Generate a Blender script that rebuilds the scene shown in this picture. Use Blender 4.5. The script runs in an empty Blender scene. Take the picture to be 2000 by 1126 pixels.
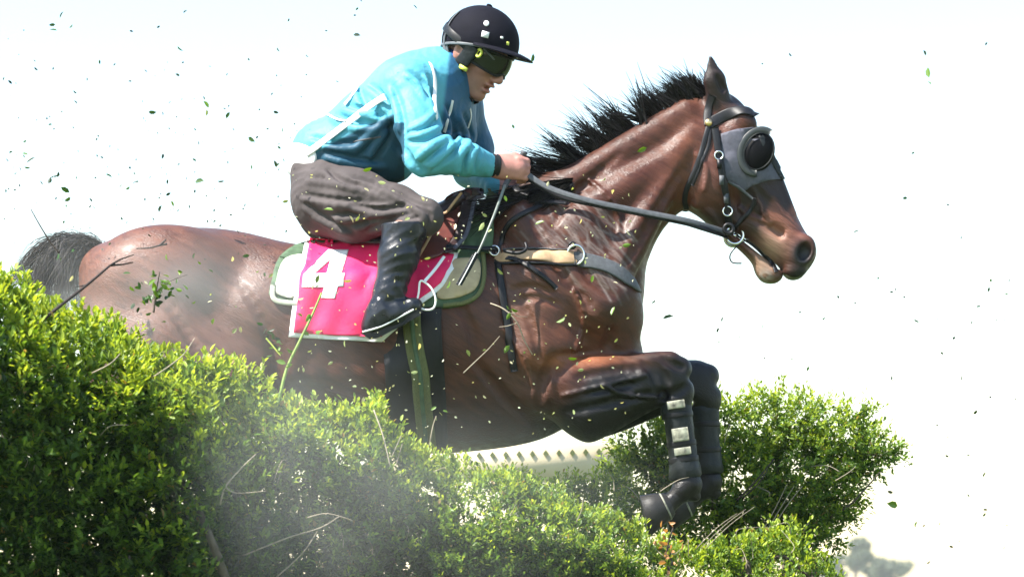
import bpy, bmesh, math, random
import numpy as np
from mathutils import Vector, Matrix
from mathutils.bvhtree import BVHTree
from mathutils.geometry import delaunay_2d_cdt

random.seed(7)
RNG = np.random.default_rng(11)
scene = bpy.context.scene
COL = scene.collection

# ------------------------------------------------------------------ camera, sky, sun, exposure
CAM_D, PXM, CAM_Z, HOR = 8.0, 640.0, 0.72, 1160.0     # metres to the horse, photo pixels per metre there, height, horizon row
cam_data = bpy.data.cameras.new('camera')
cam = bpy.data.objects.new('camera', cam_data); COL.objects.link(cam)
cam.location = (0, -CAM_D, CAM_Z); cam.rotation_euler = (math.radians(90), 0, 0)
cam_data.sensor_width = 36.0; cam_data.lens = PXM * CAM_D * 36.0 / 2000.0
cam_data.shift_y = (HOR - 563.0) / 2000.0
cam_data.clip_start = 0.1; cam_data.clip_end = 6000
cam_data.dof.use_dof = True; cam_data.dof.focus_distance = 7.75; cam_data.dof.aperture_fstop = 5.6
scene.camera = cam

SUN_DIR = Vector((-0.55, -0.26, 0.82)).normalized()      # towards the sun: high, behind the horse, camera side
world = bpy.data.worlds.new('World'); scene.world = world; world.use_nodes = True
wn = world.node_tree; wn.nodes.clear()
wo = wn.nodes.new('ShaderNodeOutputWorld'); wb = wn.nodes.new('ShaderNodeBackground'); ws = wn.nodes.new('ShaderNodeTexSky')
ws.sky_type = 'NISHITA'; ws.sun_disc = False
ws.sun_elevation = math.asin(SUN_DIR.z); ws.sun_rotation = math.atan2(SUN_DIR.x, SUN_DIR.y)
ws.air_density = 1.4; ws.dust_density = 0.6; ws.ozone_density = 0.8; ws.altitude = 0
wb.inputs['Strength'].default_value = 0.11
wn.links.new(ws.outputs[0], wb.inputs[0]); wn.links.new(wb.outputs[0], wo.inputs[0])
sun_data = bpy.data.lights.new('sun', 'SUN'); sun_data.energy = 5.0; sun_data.angle = math.radians(0.6); sun_data.color = (1.0, 0.95, 0.87)
sun = bpy.data.objects.new('sun', sun_data); COL.objects.link(sun)
sun.rotation_euler = SUN_DIR.to_track_quat('Z', 'Y').to_euler()
scene.view_settings.view_transform = 'Standard'; scene.view_settings.look = 'None'
scene.view_settings.gamma = 1.0; scene.view_settings.use_curve_mapping = False
scene.view_settings.exposure = 1.5
scene.cycles.max_bounces = 6; scene.cycles.diffuse_bounces = 3; scene.cycles.glossy_bounces = 2
scene.cycles.transmission_bounces = 3; scene.cycles.volume_bounces = 1; scene.cycles.transparent_max_bounces = 6

# ------------------------------------------------------------------ helpers
CAMP = np.array(cam.location)
def P(px, py, y=0.0):
    k = (CAM_D + y) / (PXM * CAM_D)
    return np.array(((px - 1000.0) * k, y, CAM_Z + (HOR - py) * k))
def M(px): return px / PXM

def tag(o, label=None, cat=None, group=None, kind=None):
    if label: o['label'] = label
    if cat: o['category'] = cat
    if group: o['group'] = group
    if kind: o['kind'] = kind
    return o
def link(o, parent=None):
    COL.objects.link(o)
    if parent is not None:
        o.parent = parent
        o.matrix_parent_inverse = Matrix.Translation(-Vector(parent_loc(parent)))
    return o
def parent_loc(p):
    return Vector(p.location) if p.parent is None else Vector((0, 0, 0))
def empty(name, loc):
    o = bpy.data.objects.new(name, None); o.empty_display_size = 0.1; o.location = loc; COL.objects.link(o); return o
def mesh_np(name, V, F, smooth=True, attrs=None, mat=None):
    """V (n,3); F list of lists, or (m,4)/(m,3) array"""
    me = bpy.data.meshes.new(name)
    V = np.asarray(V, dtype=np.float32)
    if isinstance(F, np.ndarray):
        k = F.shape[1]; n = F.shape[0]
        me.vertices.add(len(V)); me.vertices.foreach_set('co', V.ravel())
        me.loops.add(n * k); me.loops.foreach_set('vertex_index', F.astype(np.int32).ravel())
        me.polygons.add(n); me.polygons.foreach_set('loop_start', np.arange(0, n * k, k, dtype=np.int32))
        me.update(calc_edges=True)
    else:
        me.from_pydata(V.tolist(), [], F); me.update()
    if smooth: me.polygons.foreach_set('use_smooth', np.ones(len(me.polygons), dtype=bool))
    if attrs:
        for an, arr in attrs.items():
            a = me.attributes.new(an, 'FLOAT_COLOR', 'POINT')
            c = np.ones((len(V), 4), dtype=np.float32); c[:, :3] = arr
            a.data.foreach_set('color', c.ravel())
    if mat: me.materials.append(mat)
    return me
def obj(name, me, parent=None):
    o = bpy.data.objects.new(name, me); return link(o, parent)

def catmull(pts, n=6, closed=False):
    p = np.asarray(pts, float); out = []; N = len(p)
    rng_ = range(N) if closed else range(N - 1)
    for i in rng_:
        if closed: a, b, c, d = p[(i-1) % N], p[i], p[(i+1) % N], p[(i+2) % N]
        else: a, b, c, d = p[max(i-1, 0)], p[i], p[i+1], p[min(i+2, N-1)]
        for j in range(n):
            t = j / n
            out.append(0.5*((2*b)+(-a+c)*t+(2*a-5*b+4*c-d)*t*t+(-a+3*b-3*c+d)*t**3))
    if not closed: out.append(p[-1])
    return np.array(out)

class Geo:
    """collects tubes, boxes, sheets for one mesh"""
    def __init__(s): s.V = []; s.F = []
    def add(s, V, F):
        b = len(s.V); s.V.extend([tuple(map(float, v)) for v in V]); s.F.extend([[b+i for i in f] for f in F])
    def tube(s, pts, r, seg=7, cap=True, flat=None):
        pts = np.asarray(pts, float); n = len(pts)
        r = np.broadcast_to(np.asarray(r, float), (n,))
        T = np.gradient(pts, axis=0); T /= np.maximum(np.linalg.norm(T, axis=1, keepdims=True), 1e-9)
        up = np.array((0, 0, 1.0)) if abs(T[0][2]) < 0.9 else np.array((0, 1.0, 0))
        V = []; F = []
        N0 = np.cross(T[0], up); N0 /= np.linalg.norm(N0)
        for i in range(n):
            N0 = N0 - T[i]*np.dot(N0, T[i]); N0 /= max(np.linalg.norm(N0), 1e-9); B = np.cross(T[i], N0)
            for j in range(seg):
                a = 2*math.pi*j/seg; V.append(pts[i] + r[i]*(math.cos(a)*N0 + math.sin(a)*B))
        for i in range(n-1):
            for j in range(seg):
                F.append([i*seg+j, i*seg+(j+1) % seg, (i+1)*seg+(j+1) % seg, (i+1)*seg+j])
        if cap: F.append(list(range(seg))[::-1]); F.append([(n-1)*seg+j for j in range(seg)])
        s.add(V, F)
    def strap(s, pts, nor, w, t):
        """flat strap with rounded edges: pts, outward normals, half width w (scalar/array), thickness t"""
        pts = np.asarray(pts, float); nor = np.asarray(nor, float); n = len(pts)
        w = np.broadcast_to(np.asarray(w, float), (n,))
        T = np.gradient(pts, axis=0); T /= np.maximum(np.linalg.norm(T, axis=1, keepdims=True), 1e-9)
        S = np.cross(nor, T); S /= np.maximum(np.linalg.norm(S, axis=1, keepdims=True), 1e-9)
        sec = [(-1, 0), (-1, .7), (-.8, 1), (0, 1.08), (.8, 1), (1, .7), (1, 0)]
        V = []; F = []; m = len(sec)
        for i in range(n):
            for a, b in sec: V.append(pts[i] + S[i]*w[i]*a + nor[i]*t*b)
        for i in range(n-1):
            for j in range(m):
                F.append([i*m+j, i*m+(j+1) % m, (i+1)*m+(j+1) % m, (i+1)*m+j])
        F.append(list(range(m))); F.append([(n-1)*m+j for j in range(m)][::-1])
        s.add(V, F)
    def box(s, c, h, R=None):
        c = np.asarray(c, float); R = np.eye(3) if R is None else np.asarray(R)
        V = [c + R @ (np.array((x, y, z))*h) for x in (-1, 1) for y in (-1, 1) for z in (-1, 1)]
        s.add(V, [[0,1,3,2],[4,6,7,5],[0,4,5,1],[2,3,7,6],[0,2,6,4],[1,5,7,3]])
    def ellipsoid(s, c, r, R=None, nu=12, nv=8):
        R = np.eye(3) if R is None else np.asarray(R); V = []; F = []
        for i in range(nv+1):
            th = math.pi*i/nv
            for j in range(nu):
                a = 2*math.pi*j/nu
                V.append(np.asarray(c) + R @ (np.array((math.sin(th)*math.cos(a), math.sin(th)*math.sin(a), math.cos(th)))*r))
        for i in range(nv):
            for j in range(nu): F.append([i*nu+j, (i+1)*nu+j, (i+1)*nu+(j+1) % nu, i*nu+(j+1) % nu])
        s.add(V, F)
    def pair(s, name, mat, parent=None):
        """the piece and its twin on the other side of the horse, as two parts"""
        o = s.build(name, mat, parent); q = Geo(); q.V = [(v[0], -v[1], v[2]) for v in s.V]; q.F = [f[::-1] for f in s.F]; q.build(name, mat, parent); return o
    def build(s, name, mat, parent=None, smooth=True):
        me = mesh_np(name, np.array(s.V), s.F, smooth, None, mat); return obj(name, me, parent)

# ------------------------------------------------------------------ materials (procedural)
def new_mat(name):
    m = bpy.data.materials.new(name); m.use_nodes = True
    nt = m.node_tree; b = nt.nodes['Principled BSDF']; return m, nt, b
def pmat(name, col=(0.5, 0.5, 0.5), rough=0.5, metal=0.0, spec=0.5, attr=None, nscale=30.0, namt=0.25, bump=0.0, bscale=200.0,
         bdist=0.002, coat=0.0, sheen=0.0, stretch=None, transl=0.0, rvar=0.0, rot=None):
    m, nt, b = new_mat(name); N = nt.nodes; L = nt.links
    b.inputs['Roughness'].default_value = rough; b.inputs['Metallic'].default_value = metal
    b.inputs['Specular IOR Level'].default_value = spec; b.inputs['Coat Weight'].default_value = coat
    b.inputs['Coat Roughness'].default_value = 0.25
    if sheen: b.inputs['Sheen Weight'].default_value = sheen
    tc = N.new('ShaderNodeTexCoord'); mp = N.new('ShaderNodeMapping'); L.new(tc.outputs['Object'], mp.inputs[0])
    if stretch: mp.inputs['Scale'].default_value = stretch
    if rot: mp.vector_type = 'TEXTURE'; mp.inputs['Rotation'].default_value = rot          # grain laid along a slanted axis
    no = N.new('ShaderNodeTexNoise'); no.inputs['Scale'].default_value = nscale; no.inputs['Detail'].default_value = 6
    L.new(mp.outputs[0], no.inputs['Vector'])
    mr = N.new('ShaderNodeMapRange'); mr.inputs[1].default_value = 0.25; mr.inputs[2].default_value = 0.75
    mr.inputs[3].default_value = 1 - namt; mr.inputs[4].default_value = 1 + namt
    L.new(no.outputs['Fac'], mr.inputs[0])
    mx = N.new('ShaderNodeVectorMath'); mx.operation = 'SCALE'
    if attr:
        at = N.new('ShaderNodeAttribute'); at.attribute_name = attr; L.new(at.outputs['Color'], mx.inputs[0])
    else:
        mx.inputs[0].default_value = col
    L.new(mr.outputs[0], mx.inputs['Scale']); L.new(mx.outputs[0], b.inputs['Base Color'])
    if rvar:
        m2 = N.new('ShaderNodeMapRange'); m2.inputs[1].default_value = 0.3; m2.inputs[2].default_value = 0.7
        m2.inputs[3].default_value = max(rough - rvar, .05); m2.inputs[4].default_value = min(rough + rvar, 1)
        L.new(no.outputs['Fac'], m2.inputs[0]); L.new(m2.outputs[0], b.inputs['Roughness'])
    if bump:
        n2 = N.new('ShaderNodeTexNoise'); n2.inputs['Scale'].default_value = bscale; n2.inputs['Detail'].default_value = 4
        L.new(mp.outputs[0], n2.inputs['Vector'])
        bp = N.new('ShaderNodeBump'); bp.inputs['Strength'].default_value = bump; bp.inputs['Distance'].default_value = bdist
        L.new(n2.outputs['Fac'], bp.inputs['Height']); L.new(bp.outputs[0], b.inputs['Normal'])
    if transl:
        tr = N.new('ShaderNodeBsdfTranslucent'); ms = N.new('ShaderNodeMixShader'); ms.inputs[0].default_value = transl
        vm = N.new('ShaderNodeVectorMath'); vm.operation = 'MULTIPLY'; vm.inputs[1].default_value = (1.35, 1.2, 0.45)
        L.new(mx.outputs[0], vm.inputs[0]); L.new(vm.outputs[0], tr.inputs[0])
        out = N['Material Output']; L.new(b.outputs[0], ms.inputs[1]); L.new(tr.outputs[0], ms.inputs[2]); L.new(ms.outputs[0], out.inputs[0])
    return m

MAT = {}
MAT['coat'] = pmat('horse_coat', rough=0.45, spec=0.32, attr='Col', nscale=60, namt=0.36, bump=0.6, bscale=330, bdist=0.004, coat=0.05, stretch=(6.5, 1.6, 1.0), rot=(0, 0.55, 0), rvar=0.16)
MAT['hair'] = pmat('black_hair', (0.006, 0.005, 0.005), 0.5, spec=0.22, nscale=60)
MAT['tail'] = pmat('tail_hair', (0.035, 0.030, 0.028), 0.6, spec=.25, nscale=60)
MAT['hoof'] = pmat('hoof_horn', (0.018, 0.017, 0.017), 0.5, spec=.25, nscale=40, bump=0.4, bscale=80, stretch=(1, 1, 4))
MAT['leather'] = pmat('black_leather', (0.008, 0.008, 0.010), 0.45, spec=.3, nscale=60, bump=0.25, bscale=260, bdist=.001)
MAT['greystrap'] = pmat('grey_webbing', (0.075, 0.08, 0.088), 0.6, spec=.3, nscale=90, bump=0.3, bscale=500, bdist=.001)
MAT['tan'] = pmat('tan_elastic', (0.42, 0.27, 0.15), 0.7, nscale=60, bump=0.3, bscale=400, bdist=.001)
MAT['brown'] = pmat('brown_leather', (0.10, 0.026, 0.020), 0.42, spec=.3, nscale=25, namt=.35, bump=0.2, bscale=200, bdist=.001, coat=.3)
MAT['darkbrown'] = pmat('dark_brown_leather', (0.03, 0.014, 0.014), 0.4, nscale=25, namt=.35, coat=.2)
MAT['steel'] = pmat('steel', (0.75, 0.75, 0.74), 0.22, metal=1.0, nscale=50, namt=.1)
MAT['brass'] = pmat('brass', (0.75, 0.55, 0.3), 0.3, metal=1.0, nscale=50, namt=.1)
MAT['pink'] = pmat('pink_cloth', (0.80, 0.012, 0.11), 0.7, nscale=9, namt=.12, bump=.3, bscale=60, bdist=.004)
MAT['white'] = pmat('white_cloth', (0.8, 0.8, 0.8), 0.7, nscale=20, namt=.06)
MAT['cream'] = pmat('cream_felt', (0.42, 0.33, 0.19), 0.85, nscale=22, namt=.2, bump=.4, bscale=120)
MAT['palepad'] = pmat('pale_pad', (0.40, 0.42, 0.33), 0.85, nscale=22, namt=.2, bump=.4, bscale=120)
MAT['greenpad'] = pmat('green_binding', (0.055, 0.10, 0.05), 0.8, nscale=40, namt=.3)
MAT['olive'] = pmat('olive_girth', (0.11, 0.12, 0.04), 0.8, nscale=60, namt=.3, bump=.5, bscale=160, stretch=(6, 6, .6))
MAT['jacket'] = pmat('blue_jacket', rough=0.58, spec=.3, attr='Col', nscale=14, namt=.12, bump=.5, bscale=22, bdist=.014)
MAT['breeches'] = pmat('grey_breeches', (0.066, 0.055, 0.055), 0.8, spec=.25, nscale=14, namt=.22, bump=.4, bscale=30, bdist=.010)
MAT['boot'] = pmat('boot_leather', (0.007, 0.009, 0.014), 0.36, spec=.4, nscale=20, namt=.4, bump=.5, bscale=26, bdist=.010, coat=.15, rvar=.14)
MAT['skin'] = pmat('skin', attr='Col', rough=0.5, nscale=50, namt=.12, bump=.15, bscale=200)
MAT['navy'] = pmat('navy_cover', (0.005, 0.005, 0.010), 0.8, spec=.12, nscale=20, namt=.3, bump=.5, bscale=30, bdist=.004)
MAT['black'] = pmat('black_plastic', (0.008, 0.009, 0.010), 0.45, spec=.3, nscale=20)
MAT['greypl'] = pmat('grey_strap', (0.09, 0.10, 0.11), 0.5, nscale=60)
MAT['lens'] = pmat('goggle_lens', (0.006, 0.010, 0.005), 0.16, spec=.4, nscale=10)
MAT['yellow'] = pmat('yellow_green', (0.62, 0.68, 0.10), 0.5, nscale=60)
MAT['bluecloth'] = pmat('blue_scarf', (0.006, 0.07, 0.30), 0.6, nscale=30, namt=.3, bump=.4, bscale=60, bdist=.004)
MAT['hood'] = pmat('grey_blinker_hood', (0.085, 0.085, 0.11), 0.65, spec=.25, nscale=70, namt=.25, bump=.4, bscale=500, bdist=.001)
MAT['cup'] = pmat('black_cup', (0.003, 0.003, 0.004), 0.5, spec=.08, nscale=20)
MAT['hoodline'] = pmat('grey_cup_rim', (0.022, 0.027, 0.027), 0.45, nscale=60)
MAT['legboot'] = pmat('horse_boot_neoprene', (0.010, 0.013, 0.014), 0.5, spec=.3, nscale=40, namt=.4, bump=.5, bscale=70, bdist=.004, rvar=.15)
MAT['patch'] = pmat('pale_boot_patch', (0.24, 0.24, 0.18), 0.6, nscale=55, namt=.85)
MAT['whip'] = pmat('whip_shaft', (0.16, 0.18, 0.16), 0.4, nscale=60)
MAT['foliage'] = pmat('hedge_leaf', attr='Col', rough=0.42, spec=0.35, nscale=20, namt=.25, transl=0.48)
MAT['gum'] = pmat('gum_leaf', attr='Col', rough=0.6, nscale=1, namt=.25, transl=0.2)
MAT['bark'] = pmat('grey_bark', (0.075, 0.058, 0.042), 0.8, nscale=60, namt=.4, bump=.6, bscale=120)
MAT['paletwig'] = pmat('pale_twig', (0.30, 0.25, 0.18), 0.75, nscale=80, namt=.3)
MAT['darktwig'] = pmat('dark_twig', (0.03, 0.02, 0.016), 0.8, nscale=80, namt=.3)
MAT['stalk'] = pmat('green_stalk', (0.16, 0.24, 0.03), 0.6, nscale=60, namt=.35)
MAT['board'] = pmat('cream_board', (0.60, 0.50, 0.33), 0.6, nscale=6, namt=.05)
MAT['diamond'] = pmat('green_diamond', (0.09, 0.11, 0.03), 0.6, nscale=30)

def leaf_mat(name, c): return pmat(name, c, 0.4, nscale=60, namt=.2, transl=.35)
LEAFM = [leaf_mat('leaf_dark', (0.012, 0.036, 0.008)), leaf_mat('leaf_mid', (0.036, 0.095, 0.012)), leaf_mat('leaf_bright', (0.11, 0.21, 0.016)),
         leaf_mat('leaf_pale', (0.30, 0.36, 0.14)), leaf_mat('leaf_straw', (0.60, 0.56, 0.36))]

# ------------------------------------------------------------------ implicit surfaces -> one continuous mesh
class Grid:
    def __init__(s, lo, hi, h):
        s.lo = np.array(lo, float); s.h = h
        s.n = np.ceil((np.array(hi) - s.lo)/h).astype(int) + 1
        s.ax = [(s.lo[i] + h*np.arange(s.n[i])).astype(np.float32) for i in range(3)]
        s.F = np.full(tuple(s.n), 9.0, dtype=np.float32)
    def sl(s, lo, hi):
        a = np.clip(np.floor((np.array(lo) - s.lo)/s.h).astype(int), 0, s.n - 1)
        b = np.clip(np.ceil((np.array(hi) - s.lo)/s.h).astype(int) + 1, 1, s.n)
        return tuple(slice(int(a[i]), int(max(b[i], a[i]+1))) for i in range(3))
    def co(s, sl):
        return s.ax[0][sl[0]][:, None, None], s.ax[1][sl[1]][None, :, None], s.ax[2][sl[2]][None, None, :]
    def put(s, sl, d, k, sub=False):
        a = s.F[sl]
        if sub:
            d = -d; h = np.clip(0.5 - 0.5*(d - a)/k, 0, 1).astype(np.float32)   # smooth max(a, d)
            s.F[sl] = d + (a - d)*h + k*h*(1 - h)
        else:
            h = np.clip(0.5 + 0.5*(d - a)/k, 0, 1).astype(np.float32)
            s.F[sl] = d + (a - d)*h - k*h*(1 - h)
    def cap(s, a, b, r1, r2, k=0.02, sub=False, sy=1.0):
        a = np.asarray(a, float); b = np.asarray(b, float); pad = max(r1, r2)*max(sy, 1) + k + 0.01
        sl = s.sl(np.minimum(a, b) - pad, np.maximum(a, b) + pad); X, Y, Z = s.co(sl)
        ba = b - a; bs = ba.copy(); bs[1] /= sy; L2 = max(float(bs @ bs), 1e-9)
        x, y, z = X - a[0], (Y - a[1])/sy, Z - a[2]
        t = np.clip((x*bs[0] + y*bs[1] + z*bs[2])/L2, 0, 1)
        d = np.sqrt((x - t*bs[0])**2 + (y - t*bs[1])**2 + (z - t*bs[2])**2) - (r1 + (r2 - r1)*t)
        s.put(sl, (d*min(1.0, sy)).astype(np.float32), k, sub)
    def chain(s, pts, k=0.02, sy=1.0):
        for (a, ra), (b, rb) in zip(pts[:-1], pts[1:]): s.cap(a, b, ra, rb, k, sy=sy)
    def ell(s, c, r, R=None, k=0.02, sub=False):
        c = np.asarray(c, float); r = np.asarray(r, float); R = np.eye(3) if R is None else np.asarray(R)
        ext = np.sqrt(((R*r)**2).sum(1)) + k + 0.01
        sl = s.sl(c - ext, c + ext); X, Y, Z = s.co(sl)
        x, y, z = X - c[0], Y - c[1], Z - c[2]
        q = [(R[0, i]*x + R[1, i]*y + R[2, i]*z) for i in range(3)]
        k0 = np.sqrt(sum((q[i]/r[i])**2 for i in range(3))); k1 = np.sqrt(sum((q[i]/r[i]**2)**2 for i in range(3)))
        s.put(sl, (k0*(k0 - 1)/np.maximum(k1, 1e-6)).astype(np.float32), k, sub)
    def plate(s, poly, ctrl, y0, k=0.02, blur=2, sub=False, scl=1.0):
        """inflated outline: poly in photo pixels on plane y0; ctrl (px, py, edge roundness R px, half width w px[, centre offset m])"""
        pp = catmull(poly, 5, True); W = np.array([P(a, b, y0)[[0, 2]] for a, b in pp])
        C = np.array([list(c) + [0.0]*(5 - len(c)) for c in ctrl], float)
        wm = C[:, 3].max()/PXM + np.abs(C[:, 4]).max()
        lo = np.array((W[:, 0].min(), y0 - wm, W[:, 1].min())) - (k + .02); hi = np.array((W[:, 0].max(), y0 + wm, W[:, 1].max())) + (k + .02)
        sl = s.sl(lo, hi); X, Y, Z = s.co(sl)
        gx = X[:, 0, 0][:, None].astype(float); gz = Z[0, 0, :][None, :].astype(float)
        d = np.full((gx.shape[0], gz.shape[1]), 1e9); ins = np.zeros(d.shape, bool)
        for (ax_, az), (bx, bz) in zip(W, np.roll(W, -1, axis=0)):
            ex, ez = bx - ax_, bz - az; L2 = max(ex*ex + ez*ez, 1e-12)
            t = np.clip(((gx - ax_)*ex + (gz - az)*ez)/L2, 0, 1)
            d = np.minimum(d, (gx - ax_ - t*ex)**2 + (gz - az - t*ez)**2)
            if az != bz:
                c = ((az > gz) != (bz > gz)) & (gx < (bx - ax_)*(gz - az)/(bz - az) + ax_); ins ^= c
        d = np.sqrt(d)*np.where(ins, 1, -1)
        def bl(a):
            for _ in range(blur):
                p = np.pad(a, 1, mode='edge')
                a = (p[:-2, 1:-1] + p[2:, 1:-1] + p[1:-1, :-2] + p[1:-1, 2:] + 2*a)/6
            return a
        d = bl(d)
        cw = np.array([P(c[0], c[1], y0)[[0, 2]] for c in C]); num = [0, 0, 0]; den = 0
        for i in range(len(C)):
            w = 1.0/(((gx - cw[i, 0])**2 + (gz - cw[i, 1])**2) + 2e-4)**1.6
            den = den + w
            for q in range(3): num[q] = num[q] + w*C[i, 2+q]
        R = num[0]/den/PXM; w = num[1]/den/PXM; yc = y0 + num[2]/den
        u = (np.maximum(R - d, 0)/R)[:, None, :].astype(np.float32)
        v = np.abs(Y - yc[:, None, :].astype(np.float32))/w[:, None, :].astype(np.float32)
        f = (np.sqrt(u*u + v*v) - 1)*np.minimum(R, w)[:, None, :].astype(np.float32)
        s.put(sl, f.astype(np.float32), k, sub)
    def mesh(s):
        F = s.F; neg = F < 0
        nx, ny, nz = F.shape
        mixed = np.zeros((nx-1, ny-1, nz-1), dtype=np.uint8)
        for i in (0, 1):
            for j in (0, 1):
                for k in (0, 1): mixed += neg[i:nx-1+i, j:ny-1+j, k:nz-1+k]
        ci = np.argwhere((mixed > 0) & (mixed < 8))
        idx = np.full(mixed.shape, -1, dtype=np.int32); idx[ci[:, 0], ci[:, 1], ci[:, 2]] = np.arange(len(ci))
        acc = np.zeros((len(ci), 3)); cnt = np.zeros(len(ci))
        offs = [(i, j, k) for i in (0, 1) for j in (0, 1) for k in (0, 1)]
        val = {o: F[ci[:, 0]+o[0], ci[:, 1]+o[1], ci[:, 2]+o[2]].astype(float) for o in offs}
        for o in offs:
            for a in range(3):
                if o[a]: continue
                o2 = list(o); o2[a] = 1; o2 = tuple(o2); v0, v1 = val[o], val[o2]
                m = (v0 < 0) != (v1 < 0)
                t = np.where(m, v0/np.where(v0 == v1, 1, v0 - v1), 0)
                p = np.array(o, float)[None, :].repeat(len(ci), 0); p[:, a] += t
                acc += p*m[:, None]; cnt += m
        V = s.lo + s.h*(ci + acc/cnt[:, None])
        Q = []
        for a in range(3):
            b, c = (a+1) % 3, (a+2) % 3
            n0 = [slice(None)]*3; n1 = [slice(None)]*3; n0[a] = slice(0, -1); n1[a] = slice(1, None)
            e = np.argwhere(neg[tuple(n0)] != neg[tuple(n1)])
            e = e[(e[:, b] > 0) & (e[:, c] > 0) & (e[:, b] < F.shape[b]-1) & (e[:, c] < F.shape[c]-1)]
            fl = neg[e[:, 0], e[:, 1], e[:, 2]]
            def g(db, dc):
                q = e.copy(); q[:, b] -= db; q[:, c] -= dc; return idx[q[:, 0], q[:, 1], q[:, 2]]
            q = np.stack([g(0, 0), g(1, 0), g(1, 1), g(0, 1)], 1)
            q[~fl] = q[~fl][:, ::-1]; Q.append(q)
        return V, np.concatenate(Q)

def bvh_of(V, Q): return BVHTree.FromPolygons(V.tolist(), Q.tolist())
def cast(bvh, px, py):
    d = P(px, py, 0) - CAMP; d /= np.linalg.norm(d)
    h = bvh.ray_cast(Vector(CAMP), Vector(d))
    return (None, None) if h[0] is None else (np.array(h[0]), np.array(h[1]))
def to_px(V):
    k = (CAM_D + V[:, 1])/(PXM*CAM_D); return V[:, 0]/k + 1000, HOR - (V[:, 2] - CAM_Z)/k
def hug(bvh, path, off, n=6, yfall=-0.1, smooth=2):
    """path in photo pixels laid on the surface; returns points and normals"""
    pts = catmull(path, n); Pn = []; Nn = []; last = None
    for a, b in pts:
        p, nn = cast(bvh, a, b)
        if p is None:
            y = last if last is not None else yfall
            p = P(a, b, y); nn = np.array((0, -1.0, 0))
        else: last = p[1]
        Pn.append(p); Nn.append(nn)
    Pn = np.array(Pn); Nn = np.array(Nn)
    for _ in range(smooth):
        Nn[1:-1] = (Nn[:-2] + 2*Nn[1:-1] + Nn[2:])/4; Pn[1:-1] = (Pn[:-2] + 2*Pn[1:-1] + Pn[2:])/4
    Nn /= np.maximum(np.linalg.norm(Nn, axis=1, keepdims=True), 1e-9)
    return Pn + Nn*off, Nn
def inpoly(x, y, poly):
    c = False; n = len(poly); j = n-1
    for i in range(n):
        if (poly[i][1] > y) != (poly[j][1] > y) and x < (poly[j][0]-poly[i][0])*(y-poly[i][1])/(poly[j][1]-poly[i][1])+poly[i][0]: c = not c
        j = i
    return c
def patch(bvh, outer, off, thick, holes=(), step=9, smooth_curve=0, ydef=-0.2, ripple=0.0):
    """a piece of cloth or leather with the given outline, laid on the surface; returns Geo"""
    rings = [catmull(outer, smooth_curve, True) if smooth_curve else np.array(outer, float)] + [np.array(h, float) for h in holes]
    vs = []; es = []
    for r in rings:
        b = len(vs); q = []
        for a, c in zip(r, np.roll(r, -1, axis=0)):
            n = max(1, int(np.linalg.norm(c-a)/step))
            for i in range(n): q.append(a + (c-a)*i/n)
        vs += q; es += [(b+i, b+(i+1) % len(q)) for i in range(len(q))]
    nb = len(vs); o = rings[0]
    for x in np.arange(o[:, 0].min()+step/2, o[:, 0].max(), step):
        for y in np.arange(o[:, 1].min()+step/2, o[:, 1].max(), step):
            if inpoly(x, y, o) and not any(inpoly(x, y, h) for h in rings[1:]): vs.append(np.array((x, y)))
    r = delaunay_2d_cdt([Vector(v) for v in vs], es, [], 0, 1e-4)
    v2 = [np.array(v) for v in r[0]]; T = []
    for f in r[2]:
        c = sum(v2[i] for i in f)/3
        if inpoly(c[0], c[1], o) and not any(inpoly(c[0], c[1], h) for h in rings[1:]): T.append(list(f))
    Pn = []; Nn = []
    for a, b in v2:
        p, nn = cast(bvh, a, b); bb = b
        while p is None and bb < b + 120: bb += 6; q, _ = cast(bvh, a, bb); \
            p = None if q is None else P(a, b, q[1] + 0.02*(bb-b)/40)
        if p is None: p = P(a, b, ydef)
        if nn is None: nn = np.array((0, -1.0, 0.25))
        w = nn/np.linalg.norm(nn)
        p = p + w*(off + ripple*(math.sin(a*.11+b*.05)+math.sin(b*.09-a*.04)))
        Pn.append(p); Nn.append(w)
    Pn = np.array(Pn); Nn = np.array(Nn); n = len(Pn)
    # orient triangles to the camera
    F = []
    for t in T:
        nn = np.cross(Pn[t[1]]-Pn[t[0]], Pn[t[2]]-Pn[t[0]])
        F.append(t if nn @ Nn[t[0]] > 0 else t[::-1])
    cnt = {}
    for t in F:
        for a, b in ((t[0], t[1]), (t[1], t[2]), (t[2], t[0])): cnt[(a, b)] = cnt.get((a, b), 0) + 1
    side = [[b, a, a+n, b+n] for (a, b) in cnt if (b, a) not in cnt]
    g = Geo(); g.add(np.concatenate([Pn, Pn - Nn*thick]), F + [[i+n for i in t[::-1]] for t in F] + side)
    return g
def crease(G, bvh, path, r=.010, off=.004, k=.012, ridge=0.0, shift=8):
    """a groove (and a raised roll beside it) following the surface"""
    p = catmull(path, 5); T = np.gradient(p, axis=0); T /= np.maximum(np.linalg.norm(T, axis=1, keepdims=True), 1e-6); S = np.stack([-T[:, 1], T[:, 0]], 1); n = len(p)
    taper = np.sin(np.linspace(.25, math.pi - .25, n))
    for dx, sb in ((0, True), (shift, False)):
        if not sb and not ridge: continue
        q = [cast(bvh, *(a + s_*dx)) for a, s_ in zip(p, S)]; last = None
        for i, (h, nn) in enumerate(q):
            if h is None: last = None; continue
            rr = (r if sb else ridge)*(.45 + .55*taper[i]); c_ = h + nn*(off + (r - rr) if sb else -rr*.45)
            if last is not None: G.cap(last[0], c_, last[1], rr, k, sb)
            last = (c_, rr)
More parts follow.
